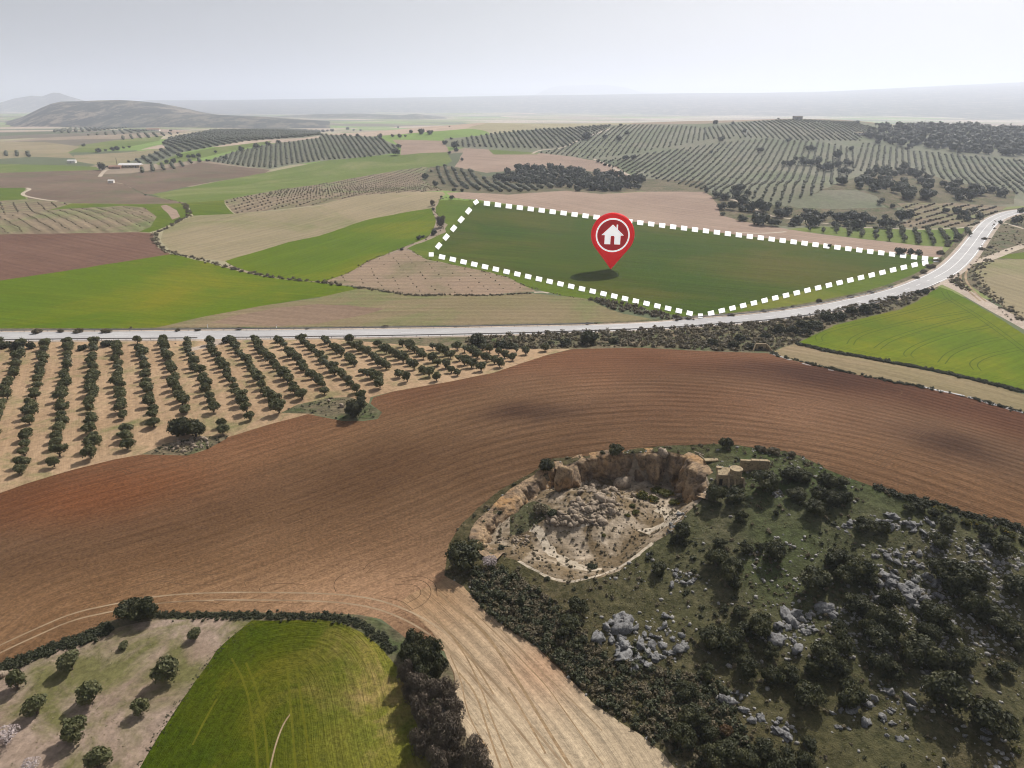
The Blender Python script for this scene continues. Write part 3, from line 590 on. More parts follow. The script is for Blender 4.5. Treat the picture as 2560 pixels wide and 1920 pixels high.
field('branch_track', 'dirt', offset_poly(wline(C((1740, 1290), (1830, 1262), (1900, 1250), (2000, 1225), (2100, 1180), (2212, 1145), (2500, 1060)), 2, 8), 2.6), dH)
t2 = wline(C((1840, 1260), (1800, 1310), (1785, 1370), (1820, 1430), (1880, 1490), (1930, 1530)), 2, 6)
wstrip('wheel_track', 'rut', t2, 1.0, .9); wstrip('wheel_track', 'rut', t2, -1.0, .9)
strip('farm_track', 'dirt', C((2060, 985), (2120, 1000), (2250, 1040)), 2.5)
strip('grove_entrance', 'shoulder', D((1510, 400), (1520, 425), (1460, 450), (1390, 465), (1290, 485)), 4)
for ln in [[(800, 420), (785, 390), (850, 350), (1200, 270), (1550, 185), (1700, 130)], [(1010, 445), (1035, 400), (1150, 350), (1500, 270), (1840, 215)], [(1195, 475), (1290, 405), (1600, 312), (1860, 250)], [(1425, 535), (1395, 510), (1470, 452), (1700, 372), (1990, 318)], [(1640, 575), (1700, 500), (1900, 430), (2060, 400)], [(1890, 625), (1850, 575), (1950, 522), (2212, 468)],
           [(790, 425), (900, 462), (1400, 558), (1700, 612), (2100, 690), (2300, 740)], [(1660, 78), (1690, 130), (1900, 250), (2212, 480), (2400, 640)]]:
    l = wline(F(*ln), 2, 8); wstrip('tramline', 'crop_line', l, .95, .35); wstrip('tramline', 'crop_line', l, -.95, .35)
for ln in [[(1600, 900), (1700, 1080), (1760, 1400), (1785, 1720)], [(1700, 930), (1790, 1150), (1835, 1400), (1860, 1720)], [(1985, 960), (2010, 1250), (2050, 1720)], [(2050, 960), (2090, 1250), (2160, 1720)], [(1500, 1180), (1420, 1320), (1330, 1500)]]:
    strip('tramline', 'crop_pale', G(*ln), .28)
for ln in [[(740, 560), (900, 730), (1020, 900), (1120, 1120), (1180, 1300), (1330, 1659), (1400, 1800)], [(830, 450), (930, 560), (1060, 650), (1180, 780), (1260, 900), (1380, 1080), (1480, 1250), (1720, 1640)], [(1000, 600), (1150, 720), (1280, 920), (1400, 1100), (1580, 1400), (1760, 1680)], [(1060, 580), (1250, 760), (1400, 920), (1560, 1080), (1700, 1280), (1960, 1640)],
           [(900, 880), (980, 1060), (1000, 1200), (1050, 1350), (1180, 1560)], [(960, 1000), (1080, 1140), (1160, 1400), (1250, 1659)], [(1180, 640), (1350, 800), (1500, 960), (1700, 1150), (1950, 1400)], [(1300, 1100), (1420, 1300), (1560, 1560)], [(820, 640), (960, 800), (1060, 920), (1200, 1150)]]:
    strip('furrow', 'pale_line', H(*ln), RNG.uniform(.12, .26), 6)
for cr_, ln in [(H, [(520, 392), (640, 385), (700, 425), (692, 475), (600, 520)]), (H, [(560, 372), (680, 350), (760, 395), (772, 465), (705, 540), (560, 592)]), (H, [(540, 350), (700, 325), (800, 380), (810, 470)]), (H, [(300, 290), (335, 240), (430, 205), (560, 190)]), (H, [(320, 310), (370, 262), (470, 240)]), (H, [(110, 440), (90, 390), (130, 330), (250, 290)]), (H, [(440, 480), (560, 500), (640, 560)]),
                (D, [(560, 1310), (700, 1292), (850, 1298), (915, 1335)]), (D, [(620, 1330), (760, 1305), (850, 1318), (880, 1350)]), (D, [(900, 1295), (1100, 1298), (1280, 1270)]), (E, [(1380, 1262), (1290, 1215), (1400, 1150), (1700, 1105), (2000, 1110)]), (E, [(1450, 1172), (1600, 1120), (1850, 1135), (2050, 1160)]), (E, [(1480, 1250), (1370, 1225), (1420, 1170), (1560, 1135)]), (F, [(1220, 760), (1300, 745), (1380, 770), (1350, 800), (1260, 795), (1220, 760)]),
                (G, [(950, 400), (1080, 355), (1300, 400), (1500, 385)]), (G, [(1060, 285), (1250, 290), (1420, 330), (1600, 300)]), (G, [(1700, 400), (1680, 370), (1780, 340)]), (G, [(1800, 440), (1790, 410), (1900, 380), (2100, 390)]), (G, [(1480, 500), (1700, 505), (1900, 520), (2150, 520)]), (G, [(1100, 520), (1400, 500), (1550, 535)])]+[(F, [(1150+d, 1235+d), (1260+d*1.2, 1110+d), (1400+d*1.3, 1030+d*.6), (1560+d, 940+d*.5)]) for d in (0, 14, 30, 60, 76)]:
    strip('tyre_mark', 'dark_line', cr_(*ln), .11, 6)
for a, b, wd_ in [((465, 508), (600, 552), 1.0), ((680, 575), (745, 592), .7), ((860, 618), (900, 624), .7), ((1190, 678), (1275, 690), .6), ((1480, 730), (1800, 800), 1.0), ((1820, 806), (2212, 918), 1.5)]:
    l = unproj(dens(F(a, b), 5)); k = len(l)
    l = l+np.column_stack([.5*fbm(l[:, 0]/3, l[:, 1]/3, 2, 5), .5*fbm(l[:, 0]/3, l[:, 1]/3, 2, 6)])
    field('puddle_strip', 'water', offset_poly(l, wd_*(.25+.5*np.abs(fbm(np.arange(k)/2.3, np.zeros(k), 2, 7))+.2*np.sin(np.linspace(0, math.pi, k)))), dH)
field('road_shoulder', 'shoulder', offset_poly(ROAD, 6.2, 6.6), dH)
ROAD_F = len(FIELDS)
field('road', 'road', offset_poly(ROAD, 4.8), dH)

def tint_hill(x, y):
    return np.ones((len(x), 3))
# points
pts = []
def ring_pts():
    D_ = 14.0; out = []
    while D_ < 24000:
        s = max(1.5, .0115*D_); w = D_*.98+45
        n = max(3, int(2*w/s)); X = np.linspace(-w, w, n)
        jit = RNG.uniform(-.3, .3, (n, 2))*s
        out.append(np.column_stack([X+jit[:, 0], np.full(n, D_)+jit[:, 1]])); D_ += s
    return np.concatenate(out)
base = ring_pts()
keep = (seg_near(base[:, 0], base[:, 1], rimW)[0] > 3) | True
pts.append(base)
bb = QUARRY[2]
gx, gy = np.meshgrid(np.arange(bb[0]-3, bb[1]+3, .6), np.arange(bb[2]-3, bb[3]+3, .6)); g = np.column_stack([gx.ravel(), gy.ravel()])
pts.append(g+RNG.uniform(-.15, .15, g.shape))
gx, gy = np.meshgrid(np.arange(HILLP[:, 0].min(), 175, 1.0), np.arange(HILLP[:, 1].min(), HILLP[:, 1].max(), 1.0)); g = np.column_stack([gx.ravel(), gy.ravel()])
g = g[in_poly(g[:, 0], g[:, 1], HILLP)]; pts.append(g+RNG.uniform(-.3, .3, g.shape))
xs = np.linspace(-25000, 25000, 9)
pts.append(np.array([(x, y) for x in xs for y in (-6000., -1000.)]+[(x, y) for x in (-25000., 25000.) for y in (500., 6000., 15000., 25000.)]+[(x, 25000.) for x in xs]))
allp = np.concatenate(pts); verts = [Vector(p) for p in allp.tolist()]; faces = []
for f in FIELDS:
    i0 = len(verts); p = f['poly']; ok = np.ones(len(p), bool)
    d = np.hypot(*(p-np.roll(p, 1, 0)).T); ok = d > .02
    p = p[ok]
    if np.sum(p[:, 0]*np.roll(p[:, 1], -1)-np.roll(p[:, 0], -1)*p[:, 1]) < 0: p = p[::-1]
    verts += [Vector(q) for q in p.tolist()]; faces.append(list(range(i0, i0+len(p))))
ov, oe, of, _, _, ofo = delaunay_2d_cdt(verts, [], faces, 0, 1e-3, True)
XY = np.array([tuple(v) for v in ov]); TRI = np.array([tuple(f) for f in of if len(f) == 3]); own = np.array([max(o) if o else -1 for f, o in zip(of, ofo) if len(f) == 3])
Zg = h(XY[:, 0], XY[:, 1])
print('ground', len(XY), len(TRI), 'tris', round(time.time()-T0, 1))
def ground_obj(name, mat, sel, flow, tint, lift=0.0):
    t = TRI[sel]
    if len(t) == 0: print('EMPTY', name); return None
    ids, inv = np.unique(t, return_inverse=True); t2 = inv.reshape(t.shape)
    V = np.column_stack([XY[ids], Zg[ids]+lift])
    me = mesh(name, V, t2, mat); n = len(V)
    x, y = V[:, 0], V[:, 1]
    if len(me.vertices) == n:
        if flow is None: fl = np.zeros((n, 3))
        elif flow[0] == 'dir': d = flow[1]; fl = np.column_stack([-d[1]*x+d[0]*y, d[0]*x+d[1]*y, np.zeros(n)])
        else:
            s = seg_near(x, y, flow[1]); fl = np.column_stack([s[0]*s[1]+500, s[2], np.zeros(n)])
        me.attributes.new('flow', 'FLOAT_VECTOR', 'POINT').data.foreach_set('vector', fl.astype(np.float32).ravel())
        tc = np.ones((n, 4), np.float32)
        if tint: tc[:, :3] = tint(x, y)
        me.attributes.new('tint', 'FLOAT_COLOR', 'POINT').data.foreach_set('color', tc.ravel())
    return obj(name, me, kind='structure')
ground_obj('ground', 'plain', own == -1, None, None)
for i, f in enumerate(FIELDS): ground_obj(f['name'], f['mat'], own == i, f['flow'], f['tint'])
def owner_at(x, y):
    """index of the field at a place"""
    r = np.full(len(x), -1)
    for i, f in enumerate(FIELDS): r[in_poly(x, y, f['poly'])] = i
    return r
# painted lines
def line_strip(name, line, off, w, dash=None, mat='white', zup=.012):
    L = np.asarray(line); t = np.gradient(L, axis=0); t /= np.hypot(t[:, 0], t[:, 1])[:, None]; nn = np.stack([-t[:, 1], t[:, 0]], 1); L = L+nn*off
    cum = np.concatenate([[0], np.cumsum(np.hypot(*np.diff(L, axis=0).T))])
    segs = [(0, cum[-1])] if dash is None else [(s, s+dash[0]) for s in np.arange(0, cum[-1]-dash[0], dash[0]+dash[1])]
    V, Fc = [], []
    for a, b in segs:
        ss = np.linspace(a, b, max(2, int((b-a)/2)))
        c = np.column_stack([np.interp(ss, cum, L[:, k]) for k in (0, 1)]); nv = np.column_stack([np.interp(ss, cum, nn[:, k]) for k in (0, 1)])
        l, r = c+nv*w/2, c-nv*w/2; o = len(V)
        V += on_ground(l, zup+.03).tolist()+on_ground(r, zup+.03).tolist(); n = len(ss)
        Fc += [(o+i, o+i+1, o+n+i+1, o+n+i) for i in range(n-1)]
    return obj(name, mesh(name, V, Fc, mat), kind='structure')
RL = ROAD[(ROAD[:, 0] > -330) & (np.hypot(ROAD[:, 0], ROAD[:, 1]) < 900)]
line_strip('edge_line', RL, 4.1, .2); line_strip('edge_line', RL, -4.1, .2)
far_k = RL[:, 0] > 190
line_strip('centre_line', RL[far_k], 0, .16); line_strip('lane_marking', RL[~far_k], 0, .14, (4.5, 7.5))

# far hills
def ridge(name, prof, dist, depth, mat, foot=-8, nz=10, rough=.03):
    px = np.array([p[0] for p in prof], float); py = np.array([p[1] for p in prof], float)
    u = np.linspace(px[0], px[-1], 260); q = np.interp(u, px, py)
    kx = (u-1280)/FPX*CP; X = kx*dist
    zc = CAMZ-dist*np.tan(PITCH-np.arctan((960-q)/FPX)); zc = np.maximum(zc, foot)
    V = []
    for j, t in enumerate(np.linspace(-1, 1, nz*2+1)):
        prof_ = ((math.cos(t*math.pi)+1)/2)**(.5 if depth > 5000 and t < 0 else 1)
        Y = dist+t*depth; n = fbm(X/(depth*.35), np.full_like(X, Y/(depth*.25)), 4, 7)
        z = foot+(zc-foot)*prof_*(1+rough*8*n*(1-prof_)*1.0)
        V += np.column_stack([kx*Y, np.full_like(X, Y)+depth*.25*fbm(X/(depth), np.full_like(X, t), 2, 3)*(1-prof_), z]).tolist()
    n = len(u); Fc = np.array([(j*n+i, j*n+i+1, (j+1)*n+i+1, (j+1)*n+i) for j in range(nz*2) for i in range(n-1)])
    return obj(name, mesh(name, V, Fc, mat), kind='structure')
ridge('near_hill', [(-400, 312), (-100, 310), (0, 306), (50, 292), (100, 270), (130, 259), (155, 254), (200, 253), (250, 251), (300, 250), (340, 252), (400, 258), (450, 268), (500, 280), (560, 290), (700, 302)], 3400, 900, 'mount_green', foot=-14)
ridge('low_hill', [(180, 303), (300, 290), (420, 284), (520, 286), (640, 291), (820, 303)], 2900, 500, 'mount', foot=-14)
ridge('low_range', [(550, 306), (700, 290), (800, 285), (900, 284), (1000, 288), (1040, 284), (1080, 290), (1200, 297), (1400, 312)], 4700, 900, 'mount', foot=-16)
ridge('mountain', [(-300, 262), (0, 257), (40, 246), (85, 239), (110, 241), (130, 234), (140, 231.5), (155, 232), (175, 240), (215, 252), (260, 257), (420, 268)], 9500, 1800, 'mount_green', foot=-20)
ridge('valley_side', [(250, 262), (370, 251), (600, 250), (1000, 245), (1300, 240), (1500, 238), (1700, 235), (1900, 234), (2060, 231), (2300, 220), (2560, 209), (2900, 200)], 14000, 9300, 'mount', foot=-20, nz=20)
ridge('far_mountain', [(1180, 250), (1340, 236), (1370, 220), (1400, 214), (1450, 213), (1500, 211), (1560, 218), (1600, 230), (1700, 238), (1850, 250)], 20500, 2500, 'mount', foot=-20)
# the air
v, f = box(0, 10000, 0, 53000, 33000, 1); v = [(x, y, -60 if z < 0 else 640) for x, y, z in v]
hz = bpy.data.materials.new('haze_air'); hz.use_nodes = True; hz.node_tree.nodes.clear()
pv = hz.node_tree.nodes.new('ShaderNodeVolumePrincipled'); pv.inputs['Density'].default_value = HAZE_DENSITY; pv.inputs['Color'].default_value = (*HAZE_COLOR, 1); pv.inputs['Anisotropy'].default_value = .32
oo = hz.node_tree.nodes.new('ShaderNodeOutputMaterial'); hz.node_tree.links.new(pv.outputs[0], oo.inputs['Volume'])
hme = mesh('haze', v, f, hz, smooth=False); obj('haze', hme, kind='stuff')
print('structure', round(time.time()-T0, 1))
# ------------------------------------------------------------------ plants
def ico(sub):
    import bmesh
    bm = bmesh.new(); bmesh.ops.create_icosphere(bm, subdivisions=sub, radius=1.0)
    V = np.array([v.co[:] for v in bm.verts]); Fc = np.array([[v.index for v in f.verts] for f in bm.faces]); bm.free(); return V, Fc
ICO1, ICO2, ICO3 = ico(1), ico(2), ico(3)
def unit(n, r):
    v = r.normal(size=(n, 3)); return v/np.linalg.norm(v, axis=1)[:, None]
def crown(seed, lobes, spread, lr, zc, nleaf, leaf, core=.8, sub=ICO1, stretch=1.0, lift=0.0):
    """clustered leaf faces round an uneven set of boughs; unit crown radius"""
    r = np.random.default_rng(seed); Vs, Fs = [], []; off = 0
    c = unit(lobes, r)*(r.uniform(.25, 1, (lobes, 1))**.5)*np.array(spread); c[:, 2] += zc
    rad = lr*r.uniform(.65, 1.25, lobes)
    for i in range(lobes):
        v, f = sub
        v = v*(rad[i]*core*(1+.22*vnoise(v[:, 0]*2+i, v[:, 1]*2+v[:, 2]*2, seed)))[:, None]*np.array([1, 1, .85])+c[i]
        v[:, 2] = np.maximum(v[:, 2], .02+lift); Vs.append(v); Fs.append(f+off); off += len(v)
    k = r.choice(lobes, nleaf, p=rad**2/np.sum(rad**2)); d = unit(nleaf, r); d[:, 2] = np.where(r.random(nleaf) < .6, np.abs(d[:, 2]), d[:, 2])
    p = c[k]+d*(rad[k]*r.uniform(.82, 1.15, nleaf))[:, None]*np.array([1, 1, .9])
    dist = np.linalg.norm(p[:, None]-c[None], axis=2)/rad[None]; dist[np.arange(nleaf), k] = 9
    ok = (dist.min(1) > .78) & (p[:, 2] > .03+lift); p, d = p[ok], d[ok]; n = len(p)
    nn = d+unit(n, r)*.75; nn /= np.linalg.norm(nn, axis=1)[:, None]
    a = np.cross(nn, unit(n, r)); a /= np.linalg.norm(a, axis=1)[:, None]+1e-9; b = np.cross(nn, a)
    s = leaf*r.uniform(.5, 1.3, n)[:, None]; st = stretch
    q = np.stack([p-a*s*st, p-b*s*.7+nn*s*.2, p+a*s*st, p+b*s*.7+nn*s*.2], 1).reshape(-1, 3)
    i4 = np.arange(n)[:, None]*4+off
    Fs.append(np.concatenate([i4+np.array([[0, 1, 2]]), i4+np.array([[0, 2, 3]])])); Vs.append(q)
    return np.concatenate(Vs), np.concatenate(Fs)
def tube(p0, p1, r0, r1, n=6):
    p0, p1 = np.array(p0, float), np.array(p1, float); d = p1-p0; d /= np.linalg.norm(d)+1e-9
    a = np.cross(d, (0, 0, 1) if abs(d[2]) < .9 else (1, 0, 0)); a /= np.linalg.norm(a); b = np.cross(d, a)
    an = np.linspace(0, 2*math.pi, n, endpoint=False); ring = np.cos(an)[:, None]*a+np.sin(an)[:, None]*b
    V = np.concatenate([p0+ring*r0, p1+ring*r1]); Fc = []
    for i in range(n): j = (i+1) % n; Fc += [(i, j, n+j), (i, n+j, n+i)]
    return V, np.array(Fc)
def cat(parts):
    V, Fc, o = [], [], 0
    for v, f in parts: V.append(v); Fc.append(f+o); o += len(v)
    return np.concatenate(V), np.concatenate(Fc)
def trunk(seed, hgt, r0, limbs=4, reach=.5):
    r = np.random.default_rng(seed); parts = [tube((0, 0, -.25), (r.uniform(-.05, .05), r.uniform(-.05, .05), hgt*.55), r0*1.25, r0*.85, 8)]
    for i in range(limbs):
        a = i*2*math.pi/limbs+r.uniform(-.4, .4); e = (math.cos(a)*reach, math.sin(a)*reach, hgt*r.uniform(1.0, 1.5)); parts.append(tube((0, 0, hgt*.5), e, r0*.6, r0*.2, 5))
    return cat(parts)
def bare(seed, n1=7, n2=7, n3=9):
    """leafless crown: limbs, branches and twigs; unit radius"""
    r = np.random.default_rng(seed); limb, tw = [], []
    limb.append(tube((0, 0, -.15), (0, 0, .35), .06, .05, 6))
    for i in range(n1):
        a = r.uniform(0, 6.28); e1 = np.array([math.cos(a)*r.uniform(.25, .6), math.sin(a)*r.uniform(.25, .6), r.uniform(.6, 1.1)]); limb.append(tube((0, 0, r.uniform(.15, .35)), e1, .035, .016, 4))
        for j in range(n2):
            d = unit(1, r)[0]; d[2] = abs(d[2])*.9; e2 = e1+d*r.uniform(.25, .45)+np.array([math.cos(a), math.sin(a), .2])*.12; tw.append(tube(e1*r.uniform(.7, 1), e2, .022, .010, 3))
            for k in range(n3):
                d = unit(1, r)[0]; d[2] = d[2]*.6+.35; s = e2*r.uniform(.85, 1)+d*0; tw.append(tube(s, s+d*r.uniform(.1, .26), .014, .007, 3))
    return cat(limb), cat(tw)
def mk(name, vf, mat, smooth=False): return mesh(name, vf[0], vf[1], mat, smooth)
OAK = [mk('oak_crown', crown(100+i, 22, (.68, .68, .42), .34, .72, 2700, .075), 'oak') for i in range(6)]
OAKS_LO = [mk('oak_crown_small', crown(130+i, 9, (.6, .6, .35), .48, .66, 420, .16), 'oak_far') for i in range(5)]
BUSH = [mk('bush_foliage', crown(150+i, 12, (.68, .68, .25), .36, .42, 900, .11), 'oakbush') for i in range(4)]
DRY = [mk('dry_bush_foliage', crown(160+i, 10, (.65, .65, .25), .36, .42, 800, .11, core=.6, stretch=1.5), 'drybush') for i in range(3)]
GORSE = [mk('gorse_foliage', crown(170+i, 12, (.68, .68, .22), .34, .38, 900, .10), 'gorse') for i in range(3)]
OLIVE = [mk('olive_crown', crown(180+i, 13, (.64, .64, .36), .36, .82, 1200, .095, core=.75, stretch=1.3, lift=.2), 'olive') for i in range(7)]
TRUNK = [mk('trunk', trunk(i, .6, .09), 'bark', True) for i in range(3)]
OTRUNK = [mk('olive_trunk', trunk(20+i, .5, .09, 5, .4), 'bark', True) for i in range(4)]
BARE = []
for i in range(4):
    l, t = bare(40+i); t = cat([t, crown(400+i, 14, (.6, .6, .45), .34, .85, 2300, .03, core=.0, stretch=4.0), crown(420+i, 8, (.4, .4, .25), .4, .6, 600, .06, core=.45, stretch=2.0)]); BARE.append((mk('bare_limbs', l, 'bark'), mk('bare_twigs', t, 'twig')))
BLOS = mk('blossom_crown', crown(190, 12, (.62, .62, .4), .33, .8, 1500, .05, core=.35), 'blossom')
RUSS = mk('russet_crown', crown(191, 14, (.62, .62, .4), .34, .75, 1800, .08), 'russet')
def plant(name, xy, rad, label, cat_, group=None, crowns=None, trunks=None, sq=1.0, part='crown', tn='trunk', seed=None, whole=False):
    r = random.Random(int(xy[0]*97+xy[1]*31)); z = float(h(xy[0], xy[1]))
    cm = r.choice(crowns); s = (rad*r.uniform(.86, 1.12), rad*r.uniform(.86, 1.12), rad*sq*r.uniform(.82, 1.15))
    if whole:
        o = obj(name, cm, label=label, cat=cat_, group=group, loc=(xy[0], xy[1], z-.05)); o.scale = s; o.rotation_euler.z = r.uniform(0, 6.28); return o
    o = obj(name, None, label=label, cat=cat_, group=group, loc=(xy[0], xy[1], z-.05)); o.scale = s; o.rotation_euler.z = r.uniform(0, 6.28)
    if isinstance(cm, tuple): obj('limbs', cm[0], o); obj('twigs', cm[1], o)
    else:
        obj(part, cm, o)
        if trunks: obj(tn, r.choice(trunks), o)
    return o
def locate(px, wpx, k=.6):
    """place and radius of a rounded plant whose middle is seen at px, wpx wide"""
    w0 = unproj([px])[0]; dist = math.hypot(w0[0], w0[1], CAMZ-float(h(*w0))); rad = wpx/FPX*dist/2
    for _ in range(2):
        w = unproj([px], rad*k)[0]; dist = math.sqrt(w[0]**2+w[1]**2+(CAMZ-float(h(*w))-rad*k)**2); rad = wpx/FPX*dist/2*math.cos(math.atan(abs(px[0]-1280)/FPX)*.6)
    return w, rad
def locate_all(px, wpx, k):
    px = np.array(px, float).reshape(-1, 2); wpx = np.array(wpx, float); w = unproj(px)
    cosf = np.cos(np.arctan(np.abs(px[:, 0]-1280)/FPX)*.6)
    dist = np.sqrt(w[:, 0]**2+w[:, 1]**2+(CAMZ-h(w[:, 0], w[:, 1]))**2); rad = wpx/FPX*dist/2
    for _ in range(2):
        w = unproj(px, rad*k); dist = np.sqrt(w[:, 0]**2+w[:, 1]**2+(CAMZ-h(w[:, 0], w[:, 1])-rad*k)**2); rad = wpx/FPX*dist/2*cosf
    return w, rad
def zone(cr, items, phrase, kind='holm oak', **kw):
    """plants picked out one by one in a part of the picture; label = kind + phrase + place in the zone"""
    its = sorted(items, key=lambda t: t[0]); out = []
    for i, (x, y, w) in enumerate(its):
        p = cr((x, y))[0]; out.append(dict(px=p, w=w*(cr((1, 0))[0][0]-cr((0, 0))[0][0])*1.0, label=f'{kind} {phrase}'+(f', {ordn(i+1)} from the left' if len(its) > 1 else ''), **kw))
    return out
def build_zone(Z_, name, crowns, cat_='tree', trunks=None, sq=1.0, k=.6, whole=False, part='crown', group=None):
    WW, RR = locate_all([d['px'] for d in Z_], [d['w'] for d in Z_], k)
    for d, w, rad in zip(Z_, WW, RR):
        plant(name, w, float(rad), d['label'], cat_, group, crowns, trunks, sq, part, whole=whole)

oaks = []
oaks += zone(Q, [(740, 315, 140)], 'standing on the quarry edge above the rock pillar', 'dark holm oak')
oaks += zone(Q, [(1215, 210, 118)], 'on the lip behind the quarry cliff', 'small dark holm oak')
oaks += zone(Q, [(1983, 155, 105)], 'alone at the field edge behind the ruin', 'small round holm oak')
oaks += zone(Q, [(1900, 520, 165), (2045, 510, 170)], 'just below the ruined walls', 'dark holm oak')
oaks += zone(R, [(425, 430, 205), (600, 375, 150), (690, 390, 130), (850, 425, 140), (940, 430, 130)], 'on the hilltop right of the ruin', 'low dark holm oak')
oaks += zone(R, [(645, 510, 140), (780, 510, 150), (905, 535, 150), (980, 540, 110), (775, 600, 165)], 'in the clump on the grassy hilltop', 'dark holm oak')
oaks += zone(Q, [(1680, 775, 150), (1640, 830, 90)], 'beside the right end of the quarry floor', 'dark holm oak')
oaks += zone(Q, [(1515, 1035, 125)], 'alone below the right rim of the quarry', 'dusky holm oak')
oaks += zone(R, [(250, 670, 115), (500, 640, 60)], 'on the open green turf below the ruin', 'small holm oak')
oaks += zone(R, [(110, 845, 120), (290, 890, 110), (390, 870, 80), (490, 905, 190)], 'across the middle of the turf slope', 'holm oak')
oaks += zone(R, [(90, 960, 170), (180, 1040, 210), (215, 1130, 120)], 'in the group right of the quarry', 'grey-green holm oak')
oaks += zone(R, [(1110, 720, 150), (1230, 745, 130)], 'beside the pale stones on the hilltop', 'dark holm oak')
oaks += zone(R, [(1500, 590, 110), (1420, 605, 80), (1590, 640, 90), (1670, 710, 150), (1620, 840, 130)], 'on the far shoulder of the hill', 'low holm oak')
oaks += zone(R, [(1950, 770, 120), (2060, 870, 160), (2170, 1150, 170)], 'near the right edge of the hill', 'dark holm oak')
oaks += zone(R, [(930, 960, 200), (1060, 1020, 240), (960, 1080, 150), (1130, 1080, 150)], 'in the big central clump', 'large holm oak')
oaks += zone(R, [(775, 1110, 250)], 'standing alone left of the big central clump', 'large rounded holm oak')
oaks += zone(R, [(1680, 1040, 220), (1820, 1080, 250), (1740, 1150, 180), (1900, 1130, 150)], 'in the big right-hand clump', 'large holm oak')
oaks += zone(R, [(1060, 1260, 190), (1160, 1340, 170), (1290, 1250, 180), (1270, 1400, 220), (1130, 1450, 150)], 'in the band below the central clump', 'holm oak')
oaks += zone(R, [(1590, 1330, 210), (1690, 1440, 150), (1880, 1290, 180), (1990, 1340, 200), (2120, 1440, 170), (1800, 1280, 110)], 'in the right-hand thicket', 'holm oak')
oaks += zone(R, [(2190, 1560, 110), (1800, 1640, 150)], 'among the stones at the right edge', 'small holm oak')
oaks += zone(R, [(250, 1330, 120)], 'above the lower left oak mass', 'small holm oak')
oaks += zone(S, [(50, 760, 190), (170, 770, 220), (300, 690, 150), (400, 680, 200), (260, 850, 130), (460, 850, 120)], 'in the dark lower left mass', 'holm oak')
oaks += zone(S, [(310, 970, 210), (20, 990, 130), (480, 1030, 150), (600, 1010, 170)], 'in the second row of the lower oak mass', 'holm oak')
oaks += zone(S, [(850, 880, 230), (960, 810, 180), (780, 970, 170), (930, 950, 170), (940, 720, 120)], 'between two lower rock outcrops', 'holm oak')
oaks += zone(S, [(720, 1160, 230)], 'with rusty tips below the rock outcrop', 'round holm oak')
oaks += zone(S, [(1030, 1160, 200), (1000, 1080, 120)], 'right of the rusty-tipped oak', 'grey-green holm oak')
oaks += zone(S, [(1220, 740, 200), (1300, 660, 180), (1250, 960, 150), (1330, 1000, 120), (1160, 900, 100)], 'in the middle thicket of the lower hill', 'holm oak')
oaks += zone(S, [(1520, 820, 250), (1600, 920, 190), (1440, 900, 160), (1780, 940, 170), (1560, 730, 170)], 'in the thicket right of the gully', 'holm oak')
oaks += zone(S, [(1670, 1140, 320)], 'with a yellowish sunlit crown', 'large round holm oak')
oaks += zone(S, [(1990, 1320, 300)], 'right of the yellowish oak', 'large dark holm oak')
oaks += zone(S, [(740, 1490, 110), (2090, 960, 110), (2010, 1010, 90)], 'among the pale stones of the lower hill', 'shrubby holm oak')
oaks += zone(S, [(180, 1560, 200), (60, 1600, 180), (320, 1590, 130)], 'at the bottom edge below the russet bush', 'olive-green holm oak')
oaks += zone(S, [(430, 1540, 170), (560, 1600, 190), (700, 1620, 160), (490, 1650, 150)], 'along the bottom edge of the hill', 'greyish holm oak')
oaks += zone(S, [(-60, 1290, 200), (-150, 1440, 180), (-120, 1130, 150), (30, 1420, 130)], 'left of the russet bush above the tilled strip', 'dark holm oak')
oaks += zone(H, [(1000, 190, 265)], 'casting its shadow on the tilled strip', 'big dark holm oak')
oaks += zone(H, [(1780, 540, 160), (1730, 640, 170), (1680, 730, 130)], 'on the slope above the tilled strip', 'dusky holm oak')
oaks += zone(G, [(900, 570, 210), (1010, 560, 190)], 'at the bend of the field track', 'big black-green holm oak')
oaks += zone(D, [(1260, 1020, 180), (1350, 1030, 170)], 'beside the stone heap at the olive grove', 'spreading holm oak')
oaks += zone(E, [(245, 895, 165), (285, 820, 80)], 'on the stony island in the ploughed field', 'dark holm oak')
build_zone(oaks, 'holm_oak', OAK, 'tree', TRUNK, .95, group='holm oaks near the camera')
hed = zone(H, [(640, 790, 170), (760, 850, 190), (690, 920, 200), (800, 960, 170), (620, 880, 140), (700, 1030, 190)], 'at the head of the hedge', 'evergreen oak')
for d in hed: d['w'] *= 1.05
build_zone(hed, 'hedge_oak', OAK, 'tree', TRUNK, 1.5, k=.9, group='evergreens in the hedge')
bt = zone(H, [(590, 1010, 150), (740, 1130, 210), (860, 1140, 220), (690, 1220, 170), (800, 1290, 170), (860, 1470, 250), (940, 1430, 150), (780, 1400, 150), (1060, 1610, 220), (940, 1600, 170), (820, 1570, 180), (1150, 1680, 150), (680, 1100, 190), (930, 1250, 180), (760, 1330, 190), (890, 1360, 190), (700, 1480, 170), (830, 1660, 200), (620, 1150, 120)], 'in the hedge by the tilled strip', 'bare mauve-brown tree')
build_zone(bt, 'bare_tree', BARE, 'tree', None, 1.5, k=1.2, group='bare trees of the hedge')
build_zone(zone(B, [(835, 985, 85), (775, 855, 38)], 'standing left of the dashed field', 'bare grey tree'), 'bare_tree', BARE, 'tree', None, 1.3, k=.8)
build_zone(zone(Q, [(340, 980, 150)], 'in pale blossom between the big oak and the quarry', 'almond tree'), 'almond_tree', [BLOS], 'tree', TRUNK, .8)
build_zone(zone(G, [(30, 1440, 170), (200, 1640, 140)], 'in pale blossom at the lower left corner', 'almond tree'), 'almond_tree', [BLOS], 'tree', TRUNK, .9)
